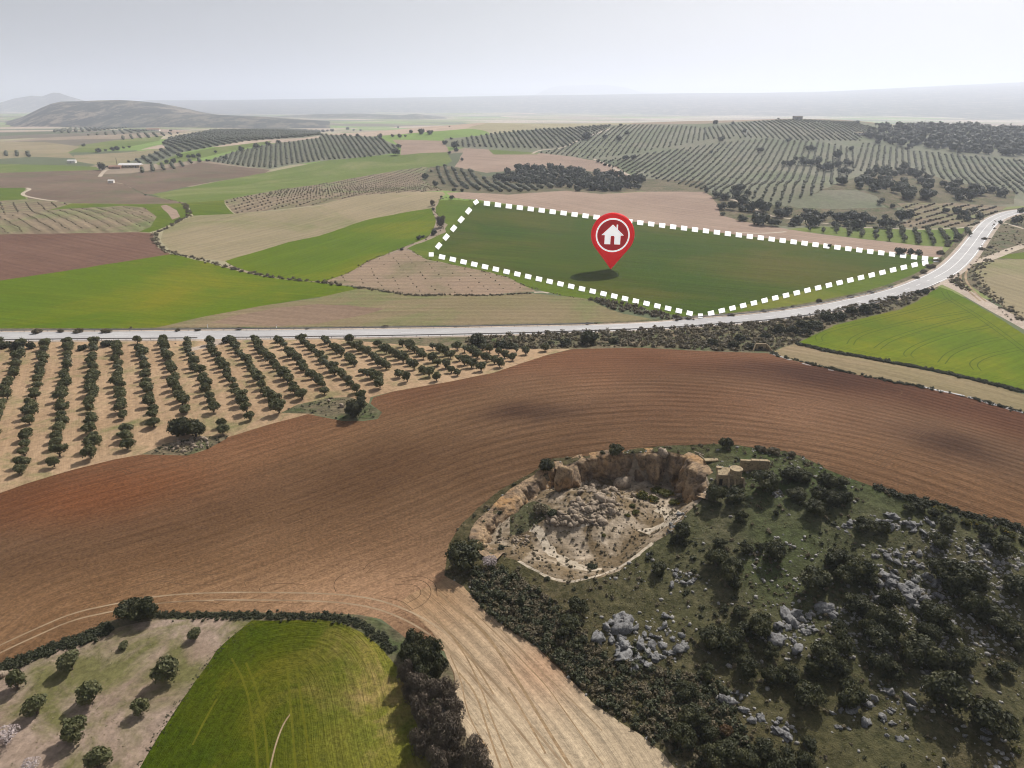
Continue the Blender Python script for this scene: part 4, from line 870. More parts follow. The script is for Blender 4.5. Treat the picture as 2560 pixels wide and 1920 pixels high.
build_zone(zone(S, [(140, 1400, 110)], 'at the foot of the rocky hill', 'russet-leaved bush'), 'russet_bush', [RUSS], 'bush', TRUNK, .9)
gz = zone(Q, [(1400, 520, 110), (1480, 545, 100), (1560, 500, 110), (1620, 560, 90), (1500, 480, 90), (1730, 555, 75)], 'flowering at the foot of the quarry cliff', 'gorse bush') \
    + zone(Q, [(1330, 590, 60), (1350, 635, 75), (1300, 655, 45)], 'on the quarry floor beside the rubble', 'gorse bush') + zone(Q, [(1132, 795, 50)], 'alone in the middle of the quarry floor', 'small gorse bush') \
    + zone(H, [(1960, 950, 95)], 'in yellow flower beside the grey outcrop', 'gorse bush') + zone(R, [(1630, 610, 80), (1820, 700, 90), (2080, 750, 80), (2130, 790, 70), (1900, 710, 60)], 'in yellow flower near the far edge of the hill', 'gorse bush') \
    + zone(S, [(2160, 945, 30), (2165, 1530, 70), (1590, 1560, 30)], 'in flower near the bottom right corner', 'gorse bush')
build_zone(gz, 'gorse_bush', GORSE, 'bush', None, .8, k=.4, part='foliage')
rb = zone(E, [(1090, 420, 170), (1250, 440, 110), (1320, 445, 100), (1870, 400, 180), (2040, 410, 110), (1690, 430, 110), (1600, 430, 60)], 'between road and ploughed field', 'grey-green bush') \
    + zone(F, [(60, 430, 100), (210, 445, 100), (330, 455, 90), (250, 400, 90), (430, 380, 80), (520, 340, 110), (610, 350, 100), (680, 300, 110), (760, 300, 130), (850, 250, 120), (930, 240, 120), (1020, 215, 90), (1110, 200, 110), (1180, 175, 80), (700, 360, 90)], 'on the bank above the triangular field', 'dense roadside bush') \
    + zone(F, [(1310, 120, 60), (1480, 85, 45), (1530, 75, 60), (1580, 60, 30)], 'below the road near the junction', 'roadside bush') \
    + zone(D, [(30, 440, 90), (120, 450, 100), (210, 450, 80), (560, 460, 80), (740, 430, 90), (1560, 415, 70)], 'between the road and the olive grove', 'dark roadside bush')
build_zone(rb, 'roadside_bush', BUSH, 'bush', None, 1.0, k=.5, part='foliage')
rb2 = zone(D, [(255, 350, 90), (420, 350, 60), (545, 347, 100), (735, 347, 100), (1230, 345, 60), (1370, 342, 50), (1650, 335, 55), (2125, 332, 40)], 'on the far verge of the straight road', 'dry grey bush') \
    + zone(E, [(440, 320, 60), (935, 322, 30), (1390, 308, 30), (1848, 298, 55), (1908, 297, 30)], 'on the verge below the thin-grass field', 'dry grey bush') \
    + zone(C, [(190, 1618, 70), (420, 1592, 60), (540, 1577, 50), (620, 1562, 45), (800, 1525, 70), (1010, 1492, 60), (1150, 1462, 55), (1290, 1425, 40)], 'on the verge beside the marked plot', 'dry grey bush') \
    + zone(C, [(1468, 1360, 60), (1518, 1322, 75), (1566, 1284, 80), (1608, 1242, 75), (1646, 1190, 85), (1690, 1142, 65), (1735, 1106, 70), (1780, 1072, 55)], 'where the road swings uphill', 'dark scrub bush') \
    + zone(C, [(1938, 1095, 45), (1925, 1165, 55), (1975, 1150, 60), (1730, 1380, 60), (1780, 1420, 50), (1930, 1290, 40), (2120, 1590, 60), (2180, 1640, 50), (2050, 1530, 40), (1960, 1440, 40)], 'beside the dirt tracks at the junction', 'dry bush')
for d in rb2: d['w'] *= .8
build_zone(rb2, 'dry_bush', DRY, 'bush', None, .7, k=.35, part='foliage')
build_zone(zone(R, [(180, 1130, 80), (940, 1410, 110), (420, 200, 90), (490, 215, 90), (610, 230, 80), (370, 185, 60), (1960, 830, 90)], 'on the rocky hill', 'pale dry bush')+zone(Q, [(1050, 1010, 100), (740, 1090, 55), (1010, 1085, 40), (420, 880, 60), (410, 640, 50), (700, 600, 150), (780, 640, 90), (560, 760, 60)], 'inside the quarry bowl', 'straggly bush'), 'hill_bush', DRY+BUSH, 'bush', None, .8, k=.4, part='foliage')

# distant oaks
far = []
far += zone(C, [(18, 762, 45), (85, 792, 62), (145, 802, 72), (242, 745, 85), (225, 790, 62), (305, 780, 50), (270, 832, 90), (125, 872, 68), (195, 872, 75), (258, 885, 62), (325, 880, 85)], 'at the left foot of the olive hill', 'round holm oak')
far += zone(C, [(130, 922, 42), (262, 950, 72), (385, 962, 120), (484, 982, 82), (400, 872, 110), (510, 860, 60), (440, 870, 70)], 'around the fork of the pale footpath', 'round holm oak')
far += zone(C, [(520, 915, 100), (570, 910, 80), (642, 968, 92), (610, 995, 50), (765, 978, 105), (705, 935, 80), (820, 945, 70), (905, 1000, 60), (930, 955, 90)], 'at the foot of the scrubby knoll', 'holm oak')
far += zone(C, [(1060, 998, 105), (985, 992, 62), (1120, 965, 70), (1240, 990, 90), (1290, 985, 80), (1365, 945, 100), (1415, 925, 82), (1250, 950, 50), (1020, 940, 100), (1090, 935, 90)], 'right of the scrubby knoll', 'holm oak')
far += zone(C, [(1672, 900, 52), (1750, 900, 62), (1800, 922, 55), (1863, 896, 50), (1908, 936, 62), (1818, 956, 50), (1765, 946, 42)], 'among small bushes by the road bend', 'round holm oak')
far += zone(C, [(1362, 1176, 80), (1432, 1186, 48), (1484, 1190, 52), (868, 1142, 34)], 'at the far edge of the dashed field', 'dark holm oak')
far += zone(C, [(1762, 1085, 60), (2160, 968, 75), (2050, 985, 30), (2195, 900, 45)], 'beside the uphill stretch of road', 'holm oak')
far += zone(C, [(390, 482, 52), (120, 410, 44), (583, 415, 36), (280, 352, 30), (78, 296, 42), (50, 495, 30), (432, 408, 20), (1020, 475, 36), (200, 298, 26), (1200, 432, 36), (1410, 472, 32)], 'scattered over the olive hill', 'lone holm oak')
far += zone(C, [(1058, 290, 34), (1225, 306, 40), (1190, 302, 24), (515, 268, 16), (1400, 325, 60), (1500, 318, 70), (1570, 316, 60), (1725, 314, 45), (1830, 320, 50), (1900, 330, 70), (1960, 335, 60), (2010, 340, 50), (2150, 352, 50), (2080, 350, 50)], 'on the skyline of the olive hill', 'holm oak')
far += zone(C, [(550, 575, 40), (600, 577, 60), (640, 540, 40), (690, 565, 70), (740, 570, 60), (785, 560, 70), (810, 600, 60), (860, 600, 90), (920, 580, 60), (990, 565, 70), (925, 517, 75), (960, 625, 70), (1000, 630, 50), (745, 468, 52), (720, 468, 40)], 'in the strip across the olive rows', 'holm oak')
far += zone(B, [(862, 430, 42), (905, 402, 26), (930, 450, 55), (942, 480, 40), (895, 500, 30), (982, 550, 28)], 'at the left end of the olive hill', 'holm oak')
far += zone(B, [(545, 455, 42), (525, 500, 55), (170, 378, 22), (260, 382, 30), (415, 392, 40), (590, 385, 22), (550, 388, 30), (500, 386, 24)], 'at the right end of the dark grove', 'holm oak')
far += zone(B, [(1840, 388, 66), (1965, 390, 40), (2065, 400, 56), (2120, 362, 40), (2080, 310, 26)], 'beside the pale track on the hill', 'round holm oak')
far += zone(B, [(728, 668, 55), (795, 716, 50), (925, 760, 34), (982, 763, 32), (908, 812, 42), (838, 808, 20), (1785, 755, 50)], 'around the mid-distance wood', 'dark holm oak')
far += zone(B, [(785, 1056, 50), (685, 1088, 42), (714, 1080, 28), (783, 893, 26), (565, 1168, 30), (325, 1252, 14)], 'left of the dashed field', 'black-green holm oak')
far += zone(B, [(2112, 537, 42), (2168, 535, 46), (1925, 560, 26), (1968, 582, 28), (2000, 590, 28)], 'at the pale track below the olive hill', 'holm oak')
far += zone(A, [(578, 449, 26), (680, 485, 38), (730, 484, 20), (780, 478, 30), (810, 474, 36), (852, 467, 18), (893, 460, 20)], 'in the far green meadow', 'small distant oak')
far += zone(A, [(1243, 521, 40), (1300, 525, 30), (1335, 523, 34), (1375, 520, 40), (1200, 560, 40), (1150, 566, 34), (1490, 497, 22), (1430, 555, 24)], 'beside the green strip between groves', 'small distant oak')
far += zone(A, [(1555, 540, 38), (1664, 478, 42), (1770, 456, 46), (1850, 441, 40), (1925, 426, 32)], 'on the left edge of the dark grove', 'small distant oak')
far += zone(A, [(1005, 793, 16), (700, 600, 60), (745, 598, 20), (1180, 348, 20), (1640, 316, 20), (1810, 283, 14), (540, 292, 20), (640, 300, 26), (1100, 298, 26), (1180, 300, 40)], 'out on the left plain', 'tiny distant oak')
far += zone(B, [(190, 338, 26), (232, 345, 16), (280, 350, 18), (84, 346, 30), (50, 350, 24), (20, 350, 30), (630, 355, 34), (700, 357, 50), (760, 358, 50), (540, 330, 16), (895, 320, 12)], 'in the far central valley', 'tiny distant oak')
build_zone(far, 'holm_oak', OAKS_LO, 'tree', None, 1.0, whole=True, group='holm oaks in the distance')
n_oak = len(oaks)+len(far)+len(hed)
stuff_oak = []
def fill(cr, poly, spacing, rad, lab, group, budget, keep=.85):
    """trees strewn over a wood too even to tell one from another"""
    global n_oak
    W = unproj(dens(cr(*poly) if cr else poly, 9, True)); x0, y0 = W.min(0); x1, y1 = W.max(0)
    gx, gy = np.meshgrid(np.arange(x0, x1, spacing), np.arange(y0, y1, spacing)); g = np.column_stack([gx.ravel(), gy.ravel()])
    r = np.random.default_rng(len(stuff_oak)+int(spacing*10)); g = g+r.uniform(-.42, .42, g.shape)*spacing
    g = g[in_poly(g[:, 0], g[:, 1], W) & (r.random(len(g)) < keep)]; r.shuffle(g)
    if budget: g[:budget] = np.array(sorted(g[:budget].tolist(), key=lambda p: p[0]/p[1]))
    for i, p in enumerate(g):
        rr = rad*r.uniform(.65, 1.3)
        if i < budget and lab: plant('holm_oak', p, rr, f'{lab}, {ordn(i+1)} from the left', 'tree', group, OAKS_LO, None, 1.0, whole=True); n_oak += 1
        else: stuff_oak.append((p[0], p[1], rr))
fill(B, [(1130, 680), (1300, 640), (1500, 602), (1700, 622), (1850, 652), (2000, 662), (2212, 690), (2212, 765), (1950, 780), (1750, 752), (1620, 738), (1300, 715)], 8.5, 4.3, 'holm oak in the dense mid-distance wood', 'oaks of the mid-distance wood', 60)
fill(C, [(930, 735), (1130, 650), (1400, 610), (1560, 685), (1760, 730), (2150, 790), (2150, 855), (1850, 860), (1500, 845), (1300, 840), (1150, 770)], 13, 4.6, 'holm oak in the hollow above the road bend', 'oaks of the hollow above the road', 40, .62)
fill(C, [(1110, 380), (1180, 340), (1480, 325), (1600, 335), (1900, 335), (2212, 358), (2700, 380), (2700, 560), (2212, 535), (1750, 515), (1650, 485), (1450, 475), (1150, 430)], 15, 7.0, None, None, 0, .9)
fill(C, [(560, 900), (900, 900), (1180, 930), (1180, 1000), (980, 1000), (700, 960)], 9, 3.2, None, None, 0, .6)
fill(C, [(1090, 800), (1300, 850), (1330, 890), (1260, 890)], 9, 2.4, None, None, 0, .6)
BLOB = [crown(300+i, 5, (.5, .5, .25), .55, .6, 50, .25, core=.95) for i in range(4)]
def stuff_mesh(name, arr, mats, templates, kind='stuff', smooth=False, sq=None):
    arr = np.asarray(arr, float); Vs, Fs, o = [], [], 0
    z = h(arr[:, 0], arr[:, 1])-.05; r = np.random.default_rng(len(arr)); pick = r.integers(0, len(templates), len(arr)); rot = r.uniform(0, 6.28, len(arr))
    for i, (tv, tf) in enumerate(templates):
        m = pick == i
        if not m.any(): continue
        V, Fc = replicate(tv, tf, np.column_stack([arr[m, 0], arr[m, 1], z[m]]), arr[m, 2], rot[m], None if sq is None else r.uniform(sq*.8, sq*1.2, m.sum())); Vs.append(V); Fs.append(Fc+o); o += len(V)
    V, Fc = np.concatenate(Vs), np.concatenate(Fs); print(name, len(arr), len(Fc)); return obj(name, mesh(name, V, Fc, mats, smooth), kind=kind)
stuff_mesh('oak_wood', stuff_oak, 'oak_far', BLOB)

# ------------------------------------------------------------------ olive trees
def rowgrid(W, dvec, rs, ts, anchor=(0, 0), jit=.3):
    d = np.array(dvec); n = np.array([-d[1], d[0]]); q = (W-anchor)
    a, b = q@n, q@d
    ks = np.arange(math.floor(a.min()/rs), math.ceil(a.max()/rs)+1); js = np.arange(math.floor(b.min()/ts), math.ceil(b.max()/ts)+1)
    kk, jj = np.meshgrid(ks, js); kk, jj = kk.ravel(), jj.ravel()
    p = np.array(anchor)+np.outer(kk*rs, n)+np.outer((jj+.5*(kk % 2)*0)*ts, d)
    p = p+RNG.uniform(-jit, jit, p.shape); m = in_poly(p[:, 0], p[:, 1], W); return p[m], kk[m], jj[m]
def project(x, y, z):
    dz = z-CAMZ; dep = y*CP-dz*SP; return 1280+FPX*x/dep, 960-FPX*(y*SP+dz*CP)/dep, dep
cand = []     # (x, y, radius, px size, label, group)
dv = unproj([(231, 1150), (231, 880)]); dv = dv[1]-dv[0]; dv /= np.hypot(*dv)
gp, gk, gj = rowgrid(GROVE_W, dv, 6.5, 4.5, unproj([(231, 1000)])[0], .5)
edge = seg_near(gp[:, 0], gp[:, 1], np.vstack([GROVE_W, GROVE_W[:1]]))[0]
isl = np.zeros(len(gp), bool)
for f in FIELDS:
    if f['name'] in ('stony_island', 'ploughed_field', 'road_shoulder'): isl |= in_poly(gp[:, 0], gp[:, 1], f['poly'])
m = (edge > 1.9) & ~isl & (RNG.random(len(gp)) > .03)
c1 = unproj(D((1300, 1040)))[0]; m &= np.hypot(gp[:, 0]-c1[0], gp[:, 1]-c1[1]) > 7.5
gp, gk, gj = gp[m], gk[m], gj[m]
px_, py_, dep_ = project(gp[:, 0], gp[:, 1], h(gp[:, 0], gp[:, 1])+1.5)
m = (px_ > -90) & (px_ < 2600); gp, gk, gj, px_, dep_ = gp[m], gk[m], gj[m], px_[m], dep_[m]
rows = {}
for i in range(len(gp)): rows.setdefault(gk[i], []).append(i)
rkeys = sorted(rows, key=lambda k: np.mean(px_[rows[k]])); 
for ri, k in enumerate(rkeys):
    for ti, i in enumerate(sorted(rows[k], key=lambda i: gp[i, 1])):
        rad = RNG.uniform(1.4, 2.15); cand.append((gp[i, 0], gp[i, 1], rad, rad/dep_[i], f'grove olive tree, {ordn(ti+1)} from the near end of the {ordn(ri+1)} row from the left', 'olive trees of the roadside grove'))
ol = [(480, 910, 165, 'widest-spaced olive tree just inside the field hedge'), (850, 800, 70, 'tiny olive sapling between the hedge oak and the orchard'), (1350, 725, 95, 'small upright olive tree nearest the wheat corner'), (1145, 960, 195, 'spreading olive tree with split crown beside the wheat edge'),
      (600, 1130, 180, 'olive tree in the middle of the bare orchard soil'), (100, 1050, 150, 'olive tree beside the pale stones at the left edge'), (240, 1220, 160, 'leaning olive tree low in the left orchard'), (960, 1240, 120, 'young olive tree nearest the wheat boundary strip'),
      (490, 1390, 180, 'bushy olive tree near the bottom of the orchard'), (665, 1590, 180, 'olive tree cut by the bottom edge of the photo')]
for x, y, w, lab in ol:
    p, rad = locate(G((x, y))[0], w*.36166, .9); cand.append((p[0], p[1], rad, 1.0, lab, 'olive trees of the corner orchard'))
cand.sort(key=lambda c: -c[3])
for c in cand[:300]:
    plant('olive_tree', (c[0], c[1]), c[2], c[4], 'tree', c[5], OLIVE, OTRUNK, 1.0)
rest = [(c[0], c[1], c[2]) for c in cand[300:]]
OLO = [crown(320+i, 6, (.5, .5, .3), .5, 1.0, 110, .2, core=.85) for i in range(5)]
OLF = [(np.array(v*np.array([1, 1, .8])*(1+.25*vnoise(v[:, 0]*2, v[:, 1]*2+v[:, 2]*3, i))[:, None])+np.array([0, 0, .75]), f) for i in range(6) for v, f in [ICO1]]
def rows_(cr, poly, pa, pb, rs, ts, rad, dst, jit=.55, thin=.09):
    W = unproj(dens(poly, 9, True)); w = unproj([pa, pb]); d = w[1]-w[0]; d /= np.hypot(*d)
    p, k, j = rowgrid(W, d, rs, ts, W[0], jit); m = RNG.random(len(p)) > thin; p = p[m]
    for q in p: dst.append((q[0], q[1], rad*RNG.uniform(.75, 1.2)))
olf = []
rows_(B, B((880, 455), (1000, 405), (1250, 365), (1500, 345), (2020, 312), (1950, 350), (1800, 425), (1700, 465), (1560, 475), (1300, 470), (1000, 462)), B((1300, 400))[0], B((1340, 465))[0], 6.8, 5.8, 1.75, olf)
rows_(B, B((1490, 505), (1700, 468), (1830, 400), (2000, 335), (2100, 312), (2212, 310))+C((60, 330), (0, 420))+B((2212, 500), (1900, 545)), B((1900, 440))[0], B((1800, 540))[0], 6.6, 6, 1.25, olf)
rows_(C, C((0, 335), (300, 292), (640, 274), (1040, 292), (1170, 330), (1090, 370), (1090, 420), (700, 420), (400, 400), (0, 412)), C((520, 300))[0], C((650, 400))[0], 6.8, 5, 1.4, olf)
rows_(C, B((1920, 565), (2212, 515))+C((60, 445), (400, 412), (800, 432), (1060, 472), (1030, 640), (900, 715), (780, 785), (600, 850), (330, 840), (60, 775))+B((2212, 660), (2000, 605)), C((620, 430))[0], C((400, 800))[0], 6.6, 4.6, 1.3, olf)
rows_(C, C((1100, 435), (1450, 492), (1650, 512), (2212, 560), (2700, 620), (2700, 850), (2150, 790), (1760, 720), (1560, 660), (1400, 605), (1100, 645), (1040, 610)), C((1480, 510))[0], C((1510, 650))[0], 6.4, 4.6, 1.4, olf)
rows_(C, C((650, 1036), (1100, 1030), (1500, 1042), (1890, 1034), (1830, 1085), (1700, 1150), (1500, 1138), (1200, 1106), (800, 1055)), K((1085, 400))[0], K((1165, 575))[0], 7.2, 4.4, 1.8, rest, .3)
rows_(B, B((758, 605), (850, 598), (1090, 642), (1130, 688), (1300, 722), (1620, 748), (1480, 770), (1200, 780), (900, 738), (790, 700)), B((850, 610))[0], B((900, 720))[0], 8, 7, 2.2, olf)
rows_(A, A((1445, 562), (1600, 507), (1850, 452), (2212, 407))+B((0, 380), (400, 400), (520, 458), (535, 500), (300, 538), (0, 556))+A((2000, 582), (1870, 610), (1700, 598), (1560, 578)), B((200, 420))[0], B((280, 540))[0], 6.2, 5.6, 1.75, olf, .5, .02)
rows_(A, A((890, 570), (1050, 582), (1250, 502), (1700, 425), (2100, 395), (2212, 380), (2212, 352), (1900, 337), (1500, 347), (1180, 400), (1130, 440), (1160, 470)), A((1400, 430))[0], A((1530, 480))[0], 10.5, 5.5, 2.5, olf)
rows_(A, A((910, 625), (1050, 592), (1400, 547), (1420, 560), (1200, 618), (930, 648)), A((1150, 580))[0], A((1170, 620))[0], 11, 6, 2.2, olf)
rows_(A, A((790, 405), (1000, 372), (1240, 370), (1100, 395), (800, 418)), A((1000, 375))[0], A((1025, 400))[0], 14, 7, 2.4, olf)
rows_(A, A((610, 384), (860, 345), (1030, 345), (1000, 360), (760, 382)), A((800, 350))[0], A((830, 380))[0], 16, 8, 2.4, olf)
rows_(A, A((330, 362), (480, 338), (900, 312), (1000, 318), (700, 350), (480, 366)), A((600, 330))[0], A((640, 360))[0], 14, 10, 3.5, olf)
rows_(A, A((-100, 495), (220, 505), (220, 532), (-100, 522)), A((100, 500))[0], A((108, 530))[0], 13, 6, 2.6, olf)
OT = cat([tube((0, 0, -.1), (0, 0, .8), .1, .07, 5)])
rest_t = [cat([t, OT]) for t in OLO]
tmp = []
arrs = [(rest, rest_t), (olf, OLF)]
Vs, Fs, o_ = [], [], 0
for arr, tmpl in arrs:
    arr = np.array(arr); z = h(arr[:, 0], arr[:, 1])-.05; pick = RNG.integers(0, len(tmpl), len(arr)); rot = RNG.uniform(0, 6.28, len(arr))
    for i, (tv, tf) in enumerate(tmpl):
        mm = pick == i; V, Fc = replicate(tv, tf, np.column_stack([arr[mm, 0], arr[mm, 1], z[mm]]), arr[mm, 2], rot[mm], RNG.uniform(.85, 1.15, mm.sum())); Vs.append(V); Fs.append(Fc+o_); o_ += len(V)
obj('olive_groves', mesh('olive_groves', np.concatenate(Vs), np.concatenate(Fs), 'olive_far', False), kind='stuff'); print('olives', len(cand), len(rest), len(olf), sum(len(f) for f in Fs))
vin = []
rows_(A, A((-200, 950), (0, 945), (420, 895), (850, 872), (1000, 885), (1060, 945), (1030, 1010), (0, 1062), (-200, 1070)), A((100, 960))[0], A((250, 1060))[0], 7, 6, .5, vin)
rows_(A, A((0, 845), (400, 842), (480, 858), (300, 900), (0, 938)), A((40, 850))[0], A((80, 930))[0], 8, 6, .6, vin)
rows_(A, A((1560, 835), (1900, 765), (2212, 722))+B((0, 722), (550, 628), (735, 602), (700, 690), (850, 765), (250, 800), (0, 858))+A((2000, 885), (1625, 922)), A((1650, 900))[0], B((500, 690))[0], 8, 4.5, .7, vin)
rows_(B, B((60, 1396), (330, 1260), (560, 1180), (740, 1248), (1100, 1320), (1440, 1440), (1100, 1485), (650, 1485), (200, 1415)), B((400, 1350))[0], B((460, 1450))[0], 7, 7, .33, vin, .4, .2)
0 and rows_(E, E((0, 130), (230, 80), (400, 80), (650, 120), (500, 220), (100, 300), (0, 300)), E((330, 90))[0], E((330, 200))[0], 8, 5, .42, vin, .4, .3)
rows_(C, C((1345, 855), (1700, 855), (2080, 880), (1950, 960), (1870, 1008), (1500, 1030), (1340, 1008), (1440, 950)), C((1500, 990))[0], C((1680, 940))[0], 7.5, 4.5, 1.0, vin)
VB = [(v*np.array([1, 1, .9])+np.array([0, 0, .6]), f) for v, f in [(ICO1[0]*(1+.3*vnoise(ICO1[0][:, 0]*3, ICO1[0][:, 2]*3, i))[:, None], ICO1[1]) for i in range(3)]]
stuff_mesh('vineyard_plants', vin, 'drybush', VB)
print('trees', n_oak, round(time.time()-T0, 1))

# ------------------------------------------------------------------ ground cover
def tuft(seed, n=9, spread=.7, hgt=.55, w=.24):
    r = np.random.default_rng(seed); V, Fc = [], []
    for i in range(n):
        a = r.uniform(0, 6.28); c = np.array([math.cos(a), math.sin(a), 0])*r.uniform(0, spread*.5); d = np.array([math.cos(a), math.sin(a), 0])*r.uniform(.1, spread)+np.array([0, 0, hgt*r.uniform(.5, 1)])
        s = np.array([-math.sin(a), math.cos(a), 0])*w; o = len(V); V += [c-s, c+s, c+d*.7+s*.8, c+d]; Fc += [(o, o+1, o+2), (o, o+2, o+3)]
    return np.array(V), np.array(Fc)
TUF = [tuft(i) for i in range(5)]
def scatter_in(W, n, rmin, rmax, seed=0, avoid=(), dens_fn=None):
    r = np.random.default_rng(seed); x0, y0 = W.min(0); x1, y1 = W.max(0); p = np.column_stack([r.uniform(x0, x1, n*4), r.uniform(y0, y1, n*4)])
    m = in_poly(p[:, 0], p[:, 1], W)
    for a in avoid: m &= ~in_poly(p[:, 0], p[:, 1], a)
    p = p[m]
    if dens_fn is not None: p = p[r.random(len(p)) < dens_fn(p[:, 0], p[:, 1])]
    p = p[:n]; return np.column_stack([p, rmin+(rmax-rmin)*r.random(len(p))**2])
rimP = rimW[:-1]
hp = HILLP_[HILLP_[:, 1] > 20]
stuff_mesh('hill_grass', scatter_in(HILLP_, 24000, .09, .33, 1, [rimP], lambda x, y: np.clip(.55+.9*fbm(x/7, y/7, 3, 3), .05, 1)), 'tuft', TUF)
SB = [crown(340+i, 3, (.5, .5, .2), .55, .4, 38, .25, core=.7) for i in range(4)]
flank = unproj(dens(H((1010, 400), (1130, 560), (1290, 690), (1500, 815), (1650, 950), (1760, 1060), (1900, 1205), (2080, 1330), (2212, 1400))+[(1700, 1900), (1900, 1900), (1800, 1700)]+H((2000, 900), (1850, 700), (1700, 560), (1500, 420), (1200, 250), (1080, 260)), 10, True))
stuff_mesh('flank_scrub', np.concatenate([scatter_in(flank, 800, .25, .95, 2, [rimP]), scatter_in(HILLP_, 1500, .15, .75, 3, [rimP], lambda x, y: np.clip(.1+fbm(x/10, y/10, 3, 13)*2.2, 0, 1))]), 'oakbush', SB)
stuff_mesh('brown_scrub', np.concatenate([scatter_in(flank, 1100, .2, .8, 12, [rimP]), scatter_in(HILLP_, 3000, .12, .55, 13, [rimP], lambda x, y: np.clip(.35+fbm(x/8, y/8, 3, 88), .05, 1))]), 'drybush', SB)
stuff_mesh('quarry_weeds', scatter_in(rimP, 1300, .1, .4, 4), 'drybush', SB)
def along(line, n, w, rmin, rmax, seed, off=0.0):
    r = np.random.default_rng(seed); L = np.asarray(line); cum = np.concatenate([[0], np.cumsum(np.hypot(*np.diff(L, axis=0).T))]); s = r.uniform(0, cum[-1], n)
    c = np.column_stack([np.interp(s, cum, L[:, k]) for k in (0, 1)]); t = np.gradient(L, axis=0); t /= np.hypot(t[:, 0], t[:, 1])[:, None]+1e-9
    nn = np.column_stack([np.interp(s, cum, -t[:, 1]), np.interp(s, cum, t[:, 0])]); return np.column_stack([c+nn*(r.normal(size=(n, 1))*w*.5+off), rmin+(rmax-rmin)*r.random(n)**1.5])
stream = wline(A((850, 720), (1000, 793), (1280, 850), (1290, 900), (1330, 930), (1230, 978), (1130, 1035), (1070, 1060), (1062, 1110), (1110, 1160), (1180, 1198), (1400, 1242), (1500, 1275), (1640, 1312), (1830, 1356), (2050, 1385))+B((0, 1398), (100, 1410), (280, 1442)), 1, 6)
d2 = wline(B((20, 1396), (200, 1335), (330, 1252), (540, 1172), (640, 1132)), 1, 6); d3 = wline(E((280, 50), (400, 72), (650, 112), (900, 102), (1100, 110), (1460, 92)), 1, 6)
d4 = wline(B((600, 1168), (740, 1244), (1100, 1315), (1300, 1365), (1460, 1438), (1700, 1495), (1900, 1530)), 1, 6)
d5 = wline(B((640, 1130), (740, 1090), (850, 1050), (800, 930), (775, 880), (830, 815), (930, 818), (1060, 832)), 1, 6)
stuff_mesh('ditch_scrub', np.concatenate([along(stream[len(stream)//5:], 620, 1.8, .2, 1.1, 5), along(stream[:len(stream)//5], 90, 1.2, .2, .6, 6), along(d2, 90, 1.5, .15, .6, 7), along(d3, 320, 1.2, .2, .75, 8), along(d4, 120, 1.2, .15, .5, 9), along(d5, 90, 2, .2, .9, 10)]), 'drybush', SB)
FT = P_(B((1840, 1510), (2000, 1525), (2212, 1570))+[(1660, 785), (1736, 800), (1690, 803)]+E((2212, 240), (2000, 200), (1900, 150)))
bank = P_(E((1000, 395), (2212, 340))+F((300, 300), (620, 258), (1150, 150), (1600, 45), (1450, 150), (1250, 225), (900, 305), (640, 430), (470, 495), (300, 495), (0, 485))+E((2212, 460), (1750, 470), (1600, 475), (1000, 470)))
vr = offset_poly(ROAD[(ROAD[:, 0] < 500)], 8.5, -6.2); vl = offset_poly(ROAD[(ROAD[:, 0] < 500)], -6.5, 10)
stuff_mesh('verge_scrub', np.concatenate([scatter_in(bank, 2600, .35, 1.3, 21), scatter_in(FT, 160, .5, 1.5, 22), scatter_in(vr, 700, .2, .7, 23), scatter_in(vl, 900, .2, .8, 24), scatter_in(P_(C((2010, 970), (2240, 910), (2500, 900), (2500, 1050), (2212, 1140), (2000, 1215), (1850, 1235))), 300, .3, 1.0, 25), scatter_in(P_(C((1680, 1370), (1760, 1330), (1790, 1400), (1860, 1480), (1720, 1420))), 120, .3, .9, 26), along(wline(C((1990, 1245), (1880, 1290), (1870, 1350), (1930, 1450), (2080, 1580), (2212, 1670))), 260, 3, .3, .9, 27)]), 'drybush', SB)
hedge1 = wline(G((0, 975), (230, 885), (450, 800), (650, 750), (760, 680)), 1, 6); hedge2 = wline(G((1060, 600), (1500, 605), (1900, 608), (2212, 610))+H((150, 630), (300, 670), (400, 740), (500, 860)), 1, 6)
gtl = wline(F((640, 442), (900, 505), (1100, 535), (1300, 575), (1500, 610), (1900, 697), (2212, 778)), 1, 8)
pud = wline(F((470, 505), (600, 550), (900, 620), (1200, 685), (1480, 735), (1800, 805), (2212, 920)), 1, 8)
hr = wline(R((1180, 465), (1400, 535), (1600, 590), (1900, 680), (2212, 750)), 1, 6)
isle = [f['poly'] for f in FIELDS if f['name'] == 'stony_island']
stuff_mesh('hedge_grass', np.concatenate([along(hedge1, 700, 1.1, .15, .6, 31), along(hedge2, 1000, .8, .12, .45, 32), along(gtl, 900, 1.4, .3, .8, 33), along(pud, 260, 1.2, .2, .7, 34), along(hr, 300, .8, .2, .6, 35)]+[scatter_in(q, 130, .12, .4, 36) for q in isle]+[along(wline(G((1740, 655), (1640, 740), (1500, 855), (1340, 1060), (1150, 1340), (960, 1659)), 1, 6), 260, .7, .05, .16, 37)]), 'oakbush', SB)
orch_t = scatter_in(ORCH_W, 2600, .08, .28, 41, (), lambda x, y: np.clip(.3+1.4*fbm(x/5, y/5, 3, 19), 0, 1)); stuff_mesh('orchard_weeds', orch_t, 'tuft', TUF)
gv = scatter_in(GROVE_W, 1800, .1, .3, 42, (), lambda x, y: np.clip(fbm(x/9, y/9, 3, 29)*2, 0, 1)); stuff_mesh('grove_weeds', gv, 'tuft', TUF)
print('cover', round(time.time()-T0, 1))

